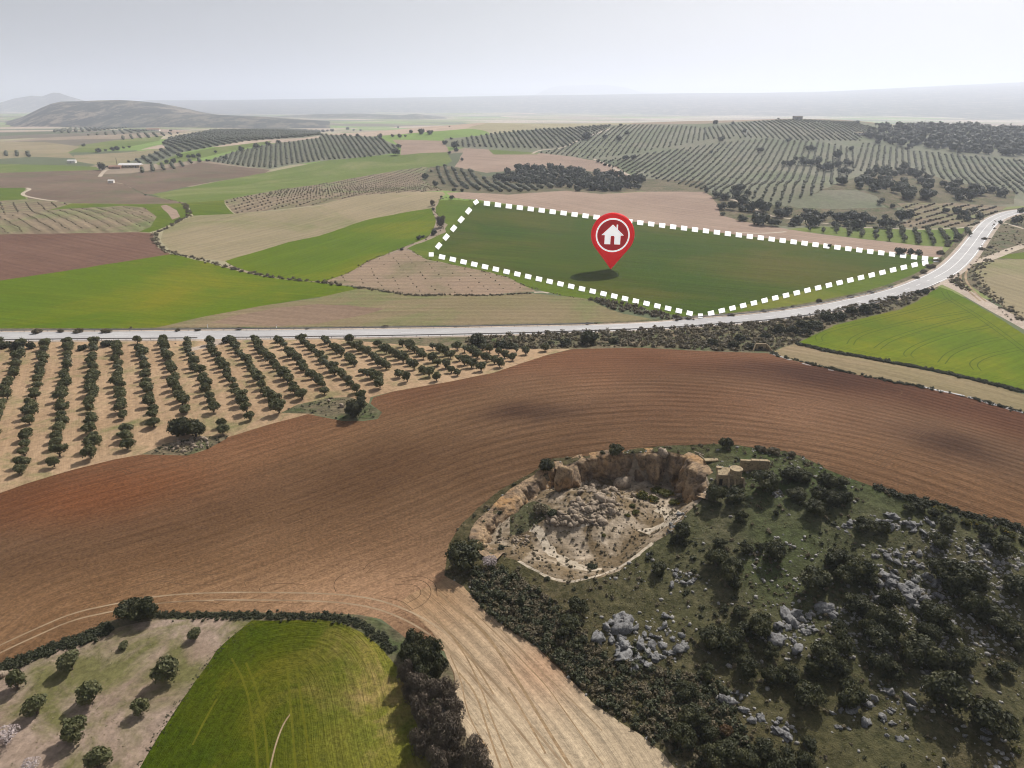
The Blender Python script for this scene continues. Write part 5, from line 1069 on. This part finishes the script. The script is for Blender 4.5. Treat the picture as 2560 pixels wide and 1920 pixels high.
# ------------------------------------------------------------------ rocks
def rockmesh(name, seed, mat, sub=ICO2, cut=5, amp=.25, zs=.75, flute=False):
    r = np.random.default_rng(seed); v, f = sub; v = v.copy()
    for _ in range(cut):
        n = unit(1, r)[0]; dd = r.uniform(.45, .8); s = v@n; v = v-np.outer(np.maximum(0, s-dd), n)
    v = v*(1+amp*vnoise(v[:, 0]*1.7+seed, v[:, 1]*1.7+v[:, 2]*2.1, seed))[:, None]*(1+.12*vnoise(v[:, 0]*5+seed, v[:, 1]*5+v[:, 2]*4, seed))[:, None]
    if flute: v = v*(1-.34*(1-np.abs(vnoise(v[:, 0]*4.5+seed, v[:, 1]*2+seed, seed+3)))**3-.12*np.abs(vnoise(v[:, 0]*9, v[:, 2]*8+v[:, 1]*5, seed)))[:, None]
    return mesh(name, v*np.array([1, r.uniform(.6, .95), zs]), f, mat, False)
LIME = [rockmesh('limestone', i, 'limestone', ICO3, 8, .5, .7, True) for i in range(9)]; RUBB = [rockmesh('rubble', 20+i, 'rubble', cut=7) for i in range(8)]
def rock(name, ms, p, s, label, cat_='rock', group=None, sink=.12, zs=1.0):
    r = random.Random(int(p[0]*131+p[1]*57)); o = obj(name, r.choice(ms), label=label, cat=cat_, group=group, loc=(p[0], p[1], float(h(p[0], p[1]))+s*(.18-sink))); o.scale = (s, s, s*zs*r.uniform(.8, 1.2))
    o.rotation_euler = (r.uniform(-.4, .4), r.uniform(-.4, .4), r.uniform(0, 6.28)); return o
lim_stuff = []; n_rock = 0
def cluster(cr, pts_, n, smin, smax, phrase, width=40, seed=0, cap=40):
    global n_rock
    r = np.random.default_rng(seed); px = dens(cr(*pts_), 4); idx = r.integers(0, len(px), n); q = [(px[i][0]+r.normal()*width*.55, px[i][1]+r.normal()*width*.42) for i in idx]
    W = unproj(q); sz = smin*.7+(smax*1.15-smin*.7)*r.random(n)**3; od = np.argsort(-sz); big = []
    for c, i in enumerate(od):
        if c >= cap or n_rock >= 290: lim_stuff.append((W[i][0], W[i][1], min(sz[i], .42))); continue
        big.append(i); n_rock += 1
    for c, i in enumerate(sorted(big, key=lambda i: q[i][0])): rock('boulder', LIME, W[i], sz[i], f'grey boulder {phrase}, {ordn(c+1)} from the left', 'rock', f'boulders of the outcrop {phrase}', zs=.85)
cluster(Q, [(1200, 1440), (1240, 1540), (1290, 1620), (1360, 1600), (1330, 1500), (1180, 1420)], 60, .4, 1.5, 'directly above the pale tilled strip', 45, 1, 34)
cluster(Q, [(1340, 1400), (1440, 1450), (1560, 1480), (1500, 1560), (1580, 1630), (1440, 1600)], 90, .3, 1.2, 'right of the dark flank of the hill', 60, 2, 34)
cluster(R, [(1180, 1030), (1280, 1090), (1200, 1170), (1350, 1180), (1440, 1250), (1530, 1200), (1440, 1120)], 90, .35, 1.3, 'between the two big oak clumps', 40, 3, 34)
cluster(R, [(760, 1330), (820, 1340), (870, 1340)], 14, .5, 1.3, 'below the lone rounded oak', 16, 4, 12)
cluster(R, [(560, 1460), (640, 1420), (700, 1380), (600, 1390), (720, 1490), (590, 1560), (640, 1640)], 60, .3, 1.4, 'beside the lower oak mass', 34, 5, 26)
cluster(R, [(1130, 920), (1300, 930), (1440, 940), (1500, 990), (1530, 1050)], 60, .25, .9, 'in the line across the upper slope', 30, 6, 14)
cluster(R, [(940, 740), (1030, 740)], 16, .25, .7, 'left of the hilltop oak pair', 16, 14, 5); cluster(R, [(1260, 700), (1380, 730), (1500, 730), (1560, 780), (1630, 800)], 50, .3, 1.0, 'on the hilltop right of the oak pair', 30, 7, 14)
cluster(R, [(1550, 880), (1600, 890)], 10, .5, 1.2, 'standing on the shoulder above the right clump', 18, 8, 8)
cluster(R, [(1750, 880), (1850, 940), (2000, 960), (2150, 1000)], 40, .25, .8, 'strewn near the right edge', 40, 15, 6)
cluster(R, [(1580, 1060), (1640, 1160), (1620, 1230)], 24, .3, .9, 'left of the right-hand clump', 24, 16, 6)
cluster(Q, [(1620, 1040), (1680, 1080), (1640, 1120), (1720, 1110)], 34, .25, .8, 'below the quarry on the turf', 26, 9, 12)
cluster(R, [(500, 510), (540, 540), (520, 500)], 14, .3, .9, 'on the turf below the ruin', 14, 10, 6)
cluster(Q, [(1700, 640), (1640, 720), (1580, 770)], 26, .2, .6, 'at the right end of the quarry floor', 12, 11, 6)
cluster(S, [(430, 1250), (500, 1330), (540, 1400), (600, 1460), (140, 1140), (250, 1170)], 50, .3, 1.2, 'in the shade of the lower slope', 34, 12, 24)
cluster(S, [(850, 1290), (900, 1330), (1150, 1280), (1280, 1330), (1400, 1320), (1310, 1210), (1250, 1100)], 46, .25, .9, 'among the dry grass at the lower right', 40, 13, 26)
cluster(S, [(1320, 1580), (1800, 780), (1400, 610), (2060, 1620), (1190, 1340)], 40, .2, .8, 'scattered along the bottom', 60, 17, 12)
W = scatter_in(HILLP_, 5200, .07, .42, 51, [rimP], lambda x, y: np.clip(.12+1.2*fbm(x/8, y/8, 3, 61), .03, 1))
lim_stuff += [tuple(q) for q in W]; w2 = scatter_in(unproj(dens(R((1500, 750), (2212, 900), (2212, 1650), (700, 1650), (900, 1300), (1500, 1050)), 10, True)), 1500, .08, .36, 52); lim_stuff += [tuple(q) for q in w2]
RT = []
for ms in LIME[:5]:
    v = np.array([q.co[:] for q in ms.vertices]); RT.append((v+np.array([0, 0, .15]), np.array([p.vertices[:] for p in ms.polygons])))
RT1 = [(ICO1[0]*(1+.35*vnoise(ICO1[0][:, 0]*3+i, ICO1[0][:, 2]*3+ICO1[0][:, 1]*2, i))[:, None]*np.array([1, .8, .7])+np.array([0, 0, .15]), ICO1[1]) for i in range(6)]
stuff_mesh('loose_limestone', lim_stuff, 'stones', RT1)
rub = []; r = np.random.default_rng(77)
for (x0, y0, x1, y1, n, s0, s1) in [(940, 420, 1090, 470, 70, .25, .75), (960, 470, 1180, 500, 60, .2, .7), (900, 560, 1190, 640, 120, .25, .8), (720, 640, 1150, 730, 170, .25, .75), (1100, 470, 1200, 560, 26, .3, .9), (830, 350, 930, 400, 20, .3, .7), (1080, 480, 1850, 540, 60, .2, .8), (300, 800, 620, 900, 50, .15, .45), (1160, 580, 1260, 680, 30, .2, .5)]:
    q = [(r.uniform(x0, x1), r.uniform(y0, y1)) for _ in range(n)]; W = unproj(Q(*q)); rub += [(W[i][0], W[i][1], s0*.8+(s1*1.35-s0*.8)*r.random()**3) for i in range(n)]
rub.sort(key=lambda t: -t[2])
rys = np.array([q[1] for q in rub[:230]]); ya, yb = np.quantile(rys, (.33, .67)); rxs = np.array([q[0] for q in rub[:230]]); xa = np.median(rxs); cnt = {}
for x, y, s in sorted(rub[:230]):
    key = (f"{'large' if s > .5 else 'small'} tan block", f"{'at the foot' if y < ya else 'halfway up' if y < yb else 'at the top'} of the quarry rubble, {'left' if x < xa else 'right'} side"); cnt[key] = cnt.get(key, 0)+1
    rock('rubble_stone', RUBB, (x, y), s, f'{key[0]} {key[1]}, {ordn(cnt[key])} from left', 'stone', 'rubble heap stones', 0.1)
stuff_mesh('rubble_gravel', rub[230:]+[tuple(q) for q in scatter_in(rimP, 900, .05, .2, 78)], 'rubble', RT1)
heap = P_(D((1140, 1170), (1200, 1110), (1320, 1085), (1430, 1085), (1440, 1150), (1300, 1190)), 0); W = scatter_in(heap, 90, .2, .7, 79)
for qi, q in enumerate(sorted(W.tolist())): rock('field_stone', RUBB, q, q[2], f'pale stone in the heap beside the grove oak, {ordn(qi+1)} from the left', 'stone', 'stones heaped beside the grove oak', .1)
for px, s, lab in [(E((150, 868))[0], .9, 'pale boulder on the stony island in the ploughed field'), (E((60, 832))[0], .6, 'small pale stone on the left end of the stony island'), (Q((1540, 215))[0], 1.3, 'large rounded tan boulder on the quarry lip'), (Q((1275, 420))[0], 2.3, 'huge rounded boulder fallen against the quarry cliff'),
                   (G((15, 1010))[0], .9, 'pale stone block at the left edge by the hedge'), (H((1455, 518))[0], .45, 'white stone on the dark flank above the tilled strip'), (H((2100, 1188))[0], .45, 'white stone low on the dark flank'), (Q((945, 855))[0], .35, 'small white stone in the quarry hollow'), (Q((1345, 552))[0], .5, 'flat white slab by the gorse in the quarry')]:
    w = unproj([px], s*.4)[0]; rock('boulder', RUBB, w, s, lab, 'rock', None, .05)
# quarry rock faces
def cliff(i0, i1, name, top=.4, amp=1.3, drop=None, seed=0, bw=4.2):
    n = len(rimW); L = np.array([rimW[i % (n-1)] for i in range(i0, i1+1)]); cum = np.concatenate([[0], np.cumsum(np.hypot(*np.diff(L, axis=0).T))]); ns = int(cum[-1]/.28); s = np.linspace(0, cum[-1], ns)
    c = np.column_stack([np.interp(s, cum, L[:, k]) for k in (0, 1)])
    for _ in range(12): c[1:-1] = (c[:-2]+c[1:-1]*2+c[2:])/4
    t = np.gradient(c, axis=0); t /= np.hypot(t[:, 0], t[:, 1])[:, None]; nn = np.stack([-t[:, 1], t[:, 0]], 1); cen = rimW.mean(0)
    if np.mean(np.sum(nn*(cen-c), 1)) < 0: nn = -nn
    zt = h_base(c[:, 0], c[:, 1])+top*(.3+fbm(s/3, s*0, 3, seed))+.9*np.maximum(0, fbm(s/4, s*0+5, 3, seed+1)); inn = c+nn*4.0; zb = h(inn[:, 0], inn[:, 1])-.8; nz = 30; V = []
    but = np.abs(fbm(s/6, s*0+3, 3, seed+5))*bw*np.clip((s[-1]-s)/4, .1, 1)      # buttresses and chimneys between them
    for j in range(nz):
        k = j/(nz-1); z = zt*(1-k)+zb*k; q = fbm(s/2.2, z/3.0, 4, seed+9); crk = -np.maximum(0, .22-np.abs(vnoise(s/1.9, z/9, seed+2)))*5.0+.5*np.round(2*fbm(s/1.4, z/1.1, 2, seed+7))/2*(k > .05)
        o = .45+k*1.1+amp*q*.8+but*(k > .02)*math.sin(min(1, k*1.6+.15)*1.57)+crk
        if j == 0: o = o*0-1.6
        if j == nz-1: o = o+1.0
        V += np.column_stack([c+nn*o[:, None], z]).tolist()
    Fc = np.array([(j*ns+i, j*ns+i+1, (j+1)*ns+i+1, (j+1)*ns+i) for j in range(nz-1) for i in range(ns-1)])
    return obj(name, mesh(name, V, Fc, 'cliff', False), kind='structure')
nR = len(rimW)-1
cliff(0, 11, 'quarry_cliff', seed=3); cliff(24, nR, 'quarry_cliff', amp=.7, seed=8, bw=1.6)
def pillar(px, wid, hgt, lab):
    w = unproj([px])[0]; v, f = ICO3; r = (1+.22*vnoise(v[:, 0]*2, v[:, 1]*2+v[:, 2]*3, 5)+.1*vnoise(v[:, 0]*6, v[:, 1]*6+v[:, 2]*5, 6))[:, None]
    v = np.sign(v)*np.abs(v)**.75*r*np.array([wid, wid*.8, hgt*.5]); z = float(h(*w)); obj('rock_pillar', mesh('rock_pillar', v, f, 'cliff', False), label=lab, cat='rock', loc=(w[0], w[1], z+hgt*.42))
pillar(Q((850, 480))[0], 1.6, 5.6, 'tall tan rock pillar standing at the left end of the quarry cliff')
print('rocks', n_rock, round(time.time()-T0, 1))

# ------------------------------------------------------------------ things people made
def part(name, geo, mat, parent, label=None, smooth=False):
    return obj(name, mesh(name, geo[0], [tuple(q) for q in geo[1]], mat, smooth), parent, label=label)
def root(name, xy, label, cat_, rz=0, group=None, dz=0.0):
    o = obj(name, None, label=label, cat=cat_, group=group, loc=(xy[0], xy[1], float(h(xy[0], xy[1]))+dz)); o.rotation_euler.z = rz; return o
# the map pin
pw = unproj([(1527, 673)])[0]; pdist = math.hypot(pw[0], pw[1]); U = 52/FPX*math.hypot(pdist, CAMZ-12)*1.0
pin = root('map_pin', pw, 'giant glowing red map pin with a white house symbol standing in the dashed field', 'map pin', -math.atan2(pw[0], pw[1]))
def tear(rr, cz, tip, n=48):
    dd = cz-tip; b = math.acos(min(1, rr/dd)); a0 = -math.pi/2+b; a1 = -math.pi/2+2*math.pi-b
    return [(0.0, tip)]+[(rr*math.cos(a), cz+rr*math.sin(a)) for a in np.linspace(a0, a1, n)]
hgtp = (673-537)/108*2*U*1.04; cz = hgtp-U
def loft(rings):
    """stacked outlines (xz, y) closed into a solid"""
    V, Fc = [], []; n = len(rings[0][0])
    for o, y in rings: V += [(x, y, z) for x, z in o]
    for k in range(len(rings)-1):
        for i in range(n): j = (i+1) % n; Fc.append((k*n+i, k*n+j, (k+1)*n+j, (k+1)*n+i))
    Fc.append(tuple(range(n))[::-1]); Fc.append(tuple(range((len(rings)-1)*n, len(rings)*n))); return V, Fc
part('body', loft([(tear(U*.86, cz, U*.30), 1.6), (tear(U*.96, cz, U*.08), 1.2), (tear(U, cz, 0), .4), (tear(U, cz, 0), -.4), (tear(U*.96, cz, U*.09), -1.1), (tear(U*.90, cz, U*.24), -1.4)]), 'pin_red_glow', pin)
def disc(r, y0, y1, n=64): return loft([([(r*math.cos(a), cz+r*math.sin(a)) for a in np.linspace(0, 2*math.pi, n, endpoint=False)], y) for y in (y1, y0)])
part('face_disc', disc(U*.74, -1.55, -1.35), 'pin_deep_glow', pin)
def annulus(r0, r1, y0, y1, n=64):
    V, Fc = [], []
    for a in np.linspace(0, 2*math.pi, n, endpoint=False):
        c, s = math.cos(a), math.sin(a); V += [(r0*c, y0, cz+r0*s), (r1*c, y0, cz+r1*s), (r1*c, y1, cz+r1*s), (r0*c, y1, cz+r0*s)]
    for i in range(n):
        j = (i+1) % n
        for k in range(4): Fc.append((i*4+k, j*4+k, j*4+(k+1) % 4, i*4+(k+1) % 4))
    return V, Fc
part('ring', annulus(U*.71, U*.775, -1.85, -1.4), 'white_added_glow', pin)
hs = U*.53; ho = [(-.52*hs*1.85, -.0*hs), (-.02*hs, .92*hs), (.30*hs, .62*hs), (.30*hs, .92*hs), (.42*hs, .92*hs), (.42*hs, .50*hs), (.52*hs*1.85, 0), (.68*hs, 0), (.68*hs, -.78*hs), (.17*hs, -.78*hs), (.17*hs, -.12*hs), (.10*hs, -.04*hs), (-.10*hs, -.04*hs), (-.17*hs, -.12*hs), (-.17*hs, -.78*hs), (-.68*hs, -.78*hs), (-.68*hs, 0)]
part('house_symbol', loft([([(x, cz+z) for x, z in ho], -1.4), ([(x, cz+z) for x, z in ho], -1.8)]), 'white_added_glow', pin)
# dashes round the plot
def marker(cx, cy, ang, ln, wd, lab):
    c, s = math.cos(ang), math.sin(ang); cor = [(cx+a*ln/2*c-b*wd/2*s, cy+a*ln/2*s+b*wd/2*c) for a, b in ((-1, -1), (1, -1), (1, 1), (-1, 1))]
    W = unproj(cor, .25); ce = W.mean(0); z0 = float(h(*ce)); V = [(p[0]-ce[0], p[1]-ce[1], float(h(*p))-z0+q) for q in (-.05, .25) for p in W]
    Fc = [(0, 1, 2, 3), (4, 7, 6, 5), (0, 4, 5, 1), (1, 5, 6, 2), (2, 6, 7, 3), (3, 7, 4, 0)]
    obj('boundary_marker', mesh('boundary_marker', V, Fc, 'white', False), label=lab, cat='marker', group='white markers round the dashed field', loc=(ce[0], ce[1], z0))
for (a, b), n, ph in [((PLOT[0], PLOT[1]), 42, 'along the far edge of the plot, {} from the left corner'), ((PLOT[3], PLOT[2]), 25, 'along the near left edge of the plot, {} from the left corner'), ((PLOT[2], PLOT[1]), 22, 'along the near right edge of the plot, {} from the bottom corner'), ((PLOT[0], PLOT[3]), 6, 'along the left edge of the plot, {} from the far corner')]:
    ang = math.atan2(b[1]-a[1], b[0]-a[0])
    for i in range(1, n):
        x, y = a[0]+(b[0]-a[0])*i/n, a[1]+(b[1]-a[1])*i/n
        if math.hypot(x-2312, y-650) < 12 and 'right edge' in ph: y += 2
        marker(x, y, ang, 15.2, 11, 'white dash marker '+ph.format(ordn(i)))
for (x, y), lab in zip(PLOT, ['far left', 'right-hand', 'bottom', 'near left']): marker(x, y, 0 if lab != 'far left' else -.6, 12, 10, f'white corner marker at the {lab} corner of the plot')
# guard rails
def rail(off, sel, lab):
    L = ROAD[sel]; t = np.gradient(L, axis=0); t /= np.hypot(t[:, 0], t[:, 1])[:, None]; L = L+np.stack([-t[:, 1], t[:, 0]], 1)*off
    z = h(L[:, 0], L[:, 1]); o = root('guard_rail', L[0], lab, 'guard rail', group='guard rails of the road'); b = np.array([L[0, 0], L[0, 1], float(h(*L[0]))])
    V, Fc = [], []; nn = np.stack([-t[:, 1], t[:, 0]], 1)
    for i in range(len(L)): 
        for dx, dz in ((.05, .42), (-.05, .42), (-.05, .78), (.05, .78)): V.append((L[i, 0]+nn[i, 0]*dx-b[0], L[i, 1]+nn[i, 1]*dx-b[1], z[i]+dz-b[2]))
    for i in range(len(L)-1):
        for k in range(4): Fc.append((i*4+k, i*4+(k+1) % 4, i*4+4+(k+1) % 4, i*4+4+k))
    part('rail', (V, Fc), 'steel', o)
    cum = np.concatenate([[0], np.cumsum(np.hypot(*np.diff(L, axis=0).T))]); s = np.arange(0, cum[-1], 4.0); c = np.column_stack([np.interp(s, cum, L[:, k]) for k in (0, 1)])
    ps = [box(x-b[0], y-b[1], float(h(x, y))+.35-b[2], .12, .12, .8) for x, y in c]; q = part('posts', join(ps), 'steel', o); q['kind'] = 'stuff'
rp = np.array(project(ROAD[:, 0], ROAD[:, 1], h(ROAD[:, 0], ROAD[:, 1]))[0])
rail(-5.2, (rp > -60) & (rp < 515), 'steel guard rail between the straight road and the olive grove'); rail(-5.2, (rp > 590) & (rp < 2320), 'long steel guard rail on the near side from the grove entrance to the junction')
rail(5.0, (rp > -60) & (rp < 1500), 'steel guard rail on the far side of the straight road'); rail(5.0, (rp > 1700) & (rp < 2270), 'steel guard rail on the outer side of the long bend')
for px, lab in [(D((1437, 333))[0], 'white roadside post left of the pink soil strip'), (D((1912, 337))[0], 'white roadside post right of the pink soil strip')]:
    w = unproj([px])[0]; o = root('marker_post', w, lab, 'post'); part('post', box(0, 0, .7, .14, .14, 1.4), 'white', o); part('band', box(0, 0, 1.2, .16, .16, .2), 'dark', o)
# the ruin above the quarry
Z2 = lambda x, y: (1640+x*.14467, 1100+y*.14467)
def house(name, px, wid, dep, hgt, rise, lab, cat_, rz=0, wall='wallw', roofm='tile', wins=2, door=True, group=None, chim=True):
    w = unproj([px])[0]; o = root(name, w, lab, cat_, rz, group, -.2)
    part('wall', box(0, 0, hgt/2, wid, dep, hgt), wall, o)
    e = .25*hgt/2.5; V = [(-wid/2-e, -dep/2-e, hgt), (wid/2+e, -dep/2-e, hgt), (wid/2+e, 0, hgt+rise), (-wid/2-e, 0, hgt+rise), (wid/2+e, dep/2+e, hgt), (-wid/2-e, dep/2+e, hgt), (-wid/2-e, -dep/2-e, hgt-.15), (wid/2+e, -dep/2-e, hgt-.15), (wid/2+e, dep/2+e, hgt-.15), (-wid/2-e, dep/2+e, hgt-.15)]
    part('roof', (V, [(0, 1, 2, 3), (3, 2, 4, 5), (6, 7, 1, 0), (9, 5, 4, 8), (7, 8, 4, 2, 1), (6, 0, 3, 5, 9), (6, 9, 8, 7)]), roofm, o)
    for i in range(wins):
        x = -wid/2+wid*(i+1)/(wins+1.5); part('window', box(x, -dep/2-.02, hgt*.55, wid*.07+.4, .08, hgt*.28), 'dark', o)
    if door: part('door', box(wid*.33, -dep/2-.02, hgt*.36, 1.1, .08, hgt*.7), 'dark', o)
    if chim: part('chimney', box(wid*.25, 0, hgt+rise+.2, .6, .6, 1.2), wall, o)
    return o
w = unproj([Z2(1180, 780)])[0]; o = root('ruined_building', w, 'small roofless ochre ruin with a sloping slab and buttresses beside the quarry cliff', 'ruin', -.15, dz=-.1)
o.scale = (.82, .82, .82); part('wall', box(0, 0, 1.25, 3.0, .3, 2.5), 'concrete', o); part('wall', box(-1.4, 1.2, 1.25, .28, 2.1, 2.5), 'concrete', o); part('wall', box(1.4, 1.2, 1.15, .28, 2.1, 2.3), 'concrete', o)
part('roof_slab', ([(-1.65, -.25, 2.5), (1.65, -.25, 2.55), (1.5, 2.4, 3.1), (-1.5, 2.4, 3.0), (-1.65, -.25, 2.7), (1.65, -.25, 2.75), (1.5, 2.4, 3.3), (-1.5, 2.4, 3.2)], [(3, 2, 1, 0), (4, 5, 6, 7), (0, 1, 5, 4), (1, 2, 6, 5), (2, 3, 7, 6), (3, 0, 4, 7)]), 'concrete', o)
part('doorway', box(-.85, -.16, .9, .7, .06, 1.5), 'dark', o)
for x in (.75, 2.0, 3.9): part('buttress', ([(x-.15, -.15, 0), (x+.15, -.15, 0), (x+.15, -1.5, 0), (x-.15, -1.5, 0), (x-.15, -.15, 2.4), (x+.15, -.15, 2.4), (x+.15, -1.5, .9), (x-.15, -1.5, .9)], [(0, 1, 2, 3), (4, 7, 6, 5), (0, 4, 5, 1), (1, 5, 6, 2), (2, 6, 7, 3), (3, 7, 4, 0)]), 'concrete', o)
part('wall', box(2.7, .1, 1.1, 2.4, .3, 2.2), 'concrete', o)
part('block', box(-1.2, 2.2, 2.9, 1.1, .9, .9), 'concrete', o, 'square block on the back corner of the ruin')
w = unproj([Z2(1370, 640)], 1.0)[0]; an = np.linspace(0, 6.283, 20, endpoint=False); tk = root('stone_tank', w, 'round ochre stone tank with a pale cap behind the ruin', 'tank')
part('drum', prism([(1.05*math.cos(a), 1.05*math.sin(a)) for a in an], -.5, 2.6), 'concrete', tk); part('cap', prism([(1.12*math.cos(a), 1.12*math.sin(a)) for a in an], 2.6, 2.78), 'concrete', tk)
w = unproj([Z2(1690, 520)])[0]; rw = root('retaining_wall', w, 'weathered retaining wall cut into the slope right of the ruin', 'wall', -.1, dz=-.6)
part('wall', box(0, 0, 1.2, 5.2, .5, 2.8), 'concrete', rw); part('coping', box(.8, -.05, 2.68, 3.0, .7, .18), 'concrete', rw)
w = unproj([Z2(950, 375)])[0]; cs = root('concrete_slab', w, 'fallen flat slab lying above the ruin', 'slab', .05); part('slab', box(0, 0, .35, 2.6, .9, .3), 'concrete', cs)
for i, (x, y, rz, lab) in enumerate([(800, 330, 1.9, 'pale fallen beam leaning above the ruin'), (740, 260, 2.3, 'thin pale beam lying behind the leaning one')]):
    w = unproj([Z2(x, y)])[0]; bo = root('fallen_beam', w, lab, 'beam', rz); q = part('beam', box(0, 0, .35, 2.2, .18, .18), 'rubble', bo)
house('farm_shed', A((905, 604))[0], 24, 12, 3.2, 2.0, 'long low farm shed with a pale roof beside the left groves', 'shed', .1, 'concrete', 'roof', 4, True)
house('farm_shed', A((800, 612))[0], 13, 7, 2.6, 1.4, 'small dark shed left of the pale-roofed farm shed', 'shed', .1, 'tile', 'tile', 1, False, chim=False)
w = unproj(A((815, 612)))[0]; pl = root('pole', w, 'thin dark pole standing beside the farm sheds', 'pole'); part('shaft', cat([tube((0, 0, 0), (0, 0, 12), .35, .25, 6)]), 'bark', pl)
house('farmhouse', A((925, 309))[0], 62, 18, 7, 4, 'long white farmhouse far off on the left plain', 'farmhouse', .05, 'wallw', 'roof', 6, False, chim=False)
house('farmhouse', A((1060, 352))[0], 34, 10, 4, 3, 'low tiled farmhouse beside the far pink field', 'farmhouse', .05, 'wallw', 'tile', 3, False, chim=False)
house('hut', C((645, 274))[0], 13, 8, 5, .6, 'dark flat-roofed hut on the crest of the olive hill', 'hut', 0, 'steel', 'bark', 1, False, chim=False)
house('ruined_hut', C((1078, 378))[0], 15, 8, 3.2, .5, 'low pinkish ruined hut at the edge of the hilltop wood', 'hut', .1, 'wallw', 'concrete', 2, True, chim=False)
house('hut', A((772, 712))[0], 5, 4, 2.6, 1.0, 'tiny white hut beside the dark brown field', 'hut', .1, 'wallw', 'roof', 1, False, chim=False)
house('hut', A((500, 574))[0], 9, 5, 3, 1.4, 'tiny white hut in the far beige field', 'hut', .1, 'wallw', 'roof', 1, False, chim=False)
w = unproj(F((395, 490)))[0]; cv = root('culvert', w, 'small stone culvert with splayed wing walls under the roadside bank', 'culvert', 0)
part('headwall', box(0, 1.0, .9, 3.0, .4, 2.2), 'concrete', cv); part('opening', box(0, .78, .55, 1.3, .06, 1.1), 'dark', cv)
for s in (-1, 1): part('wing_wall', ([(s*1.5, .8, -.2), (s*1.8, .8, -.2), (s*3.0, -1.2, -.2), (s*2.7, -1.2, -.2), (s*1.5, .8, 2.0), (s*1.8, .8, 2.0), (s*3.0, -1.2, .6), (s*2.7, -1.2, .6)], [(0, 1, 2, 3), (4, 5, 6, 7), (0, 4, 5, 1), (1, 5, 6, 2), (2, 6, 7, 3), (3, 7, 4, 0)]), 'concrete', cv)
w = unproj(B((1850, 300+0)))[0]
for px, lab in [(C((292, 395))[0], 'slim white marker pillar among the olive rows')]:
    w = unproj([px])[0]; o = root('pillar', w, lab, 'pillar'); part('shaft', box(0, 0, 4, 1.2, 1.2, 8), 'wallw', o); part('cap', box(0, 0, 8.1, 1.6, 1.6, .3), 'roof', o)
print('done', round(time.time()-T0, 1), len(bpy.data.objects), sum(len(o.data.polygons) for o in bpy.data.objects if o.type == 'MESH' and o.get('kind') == 'stuff'))
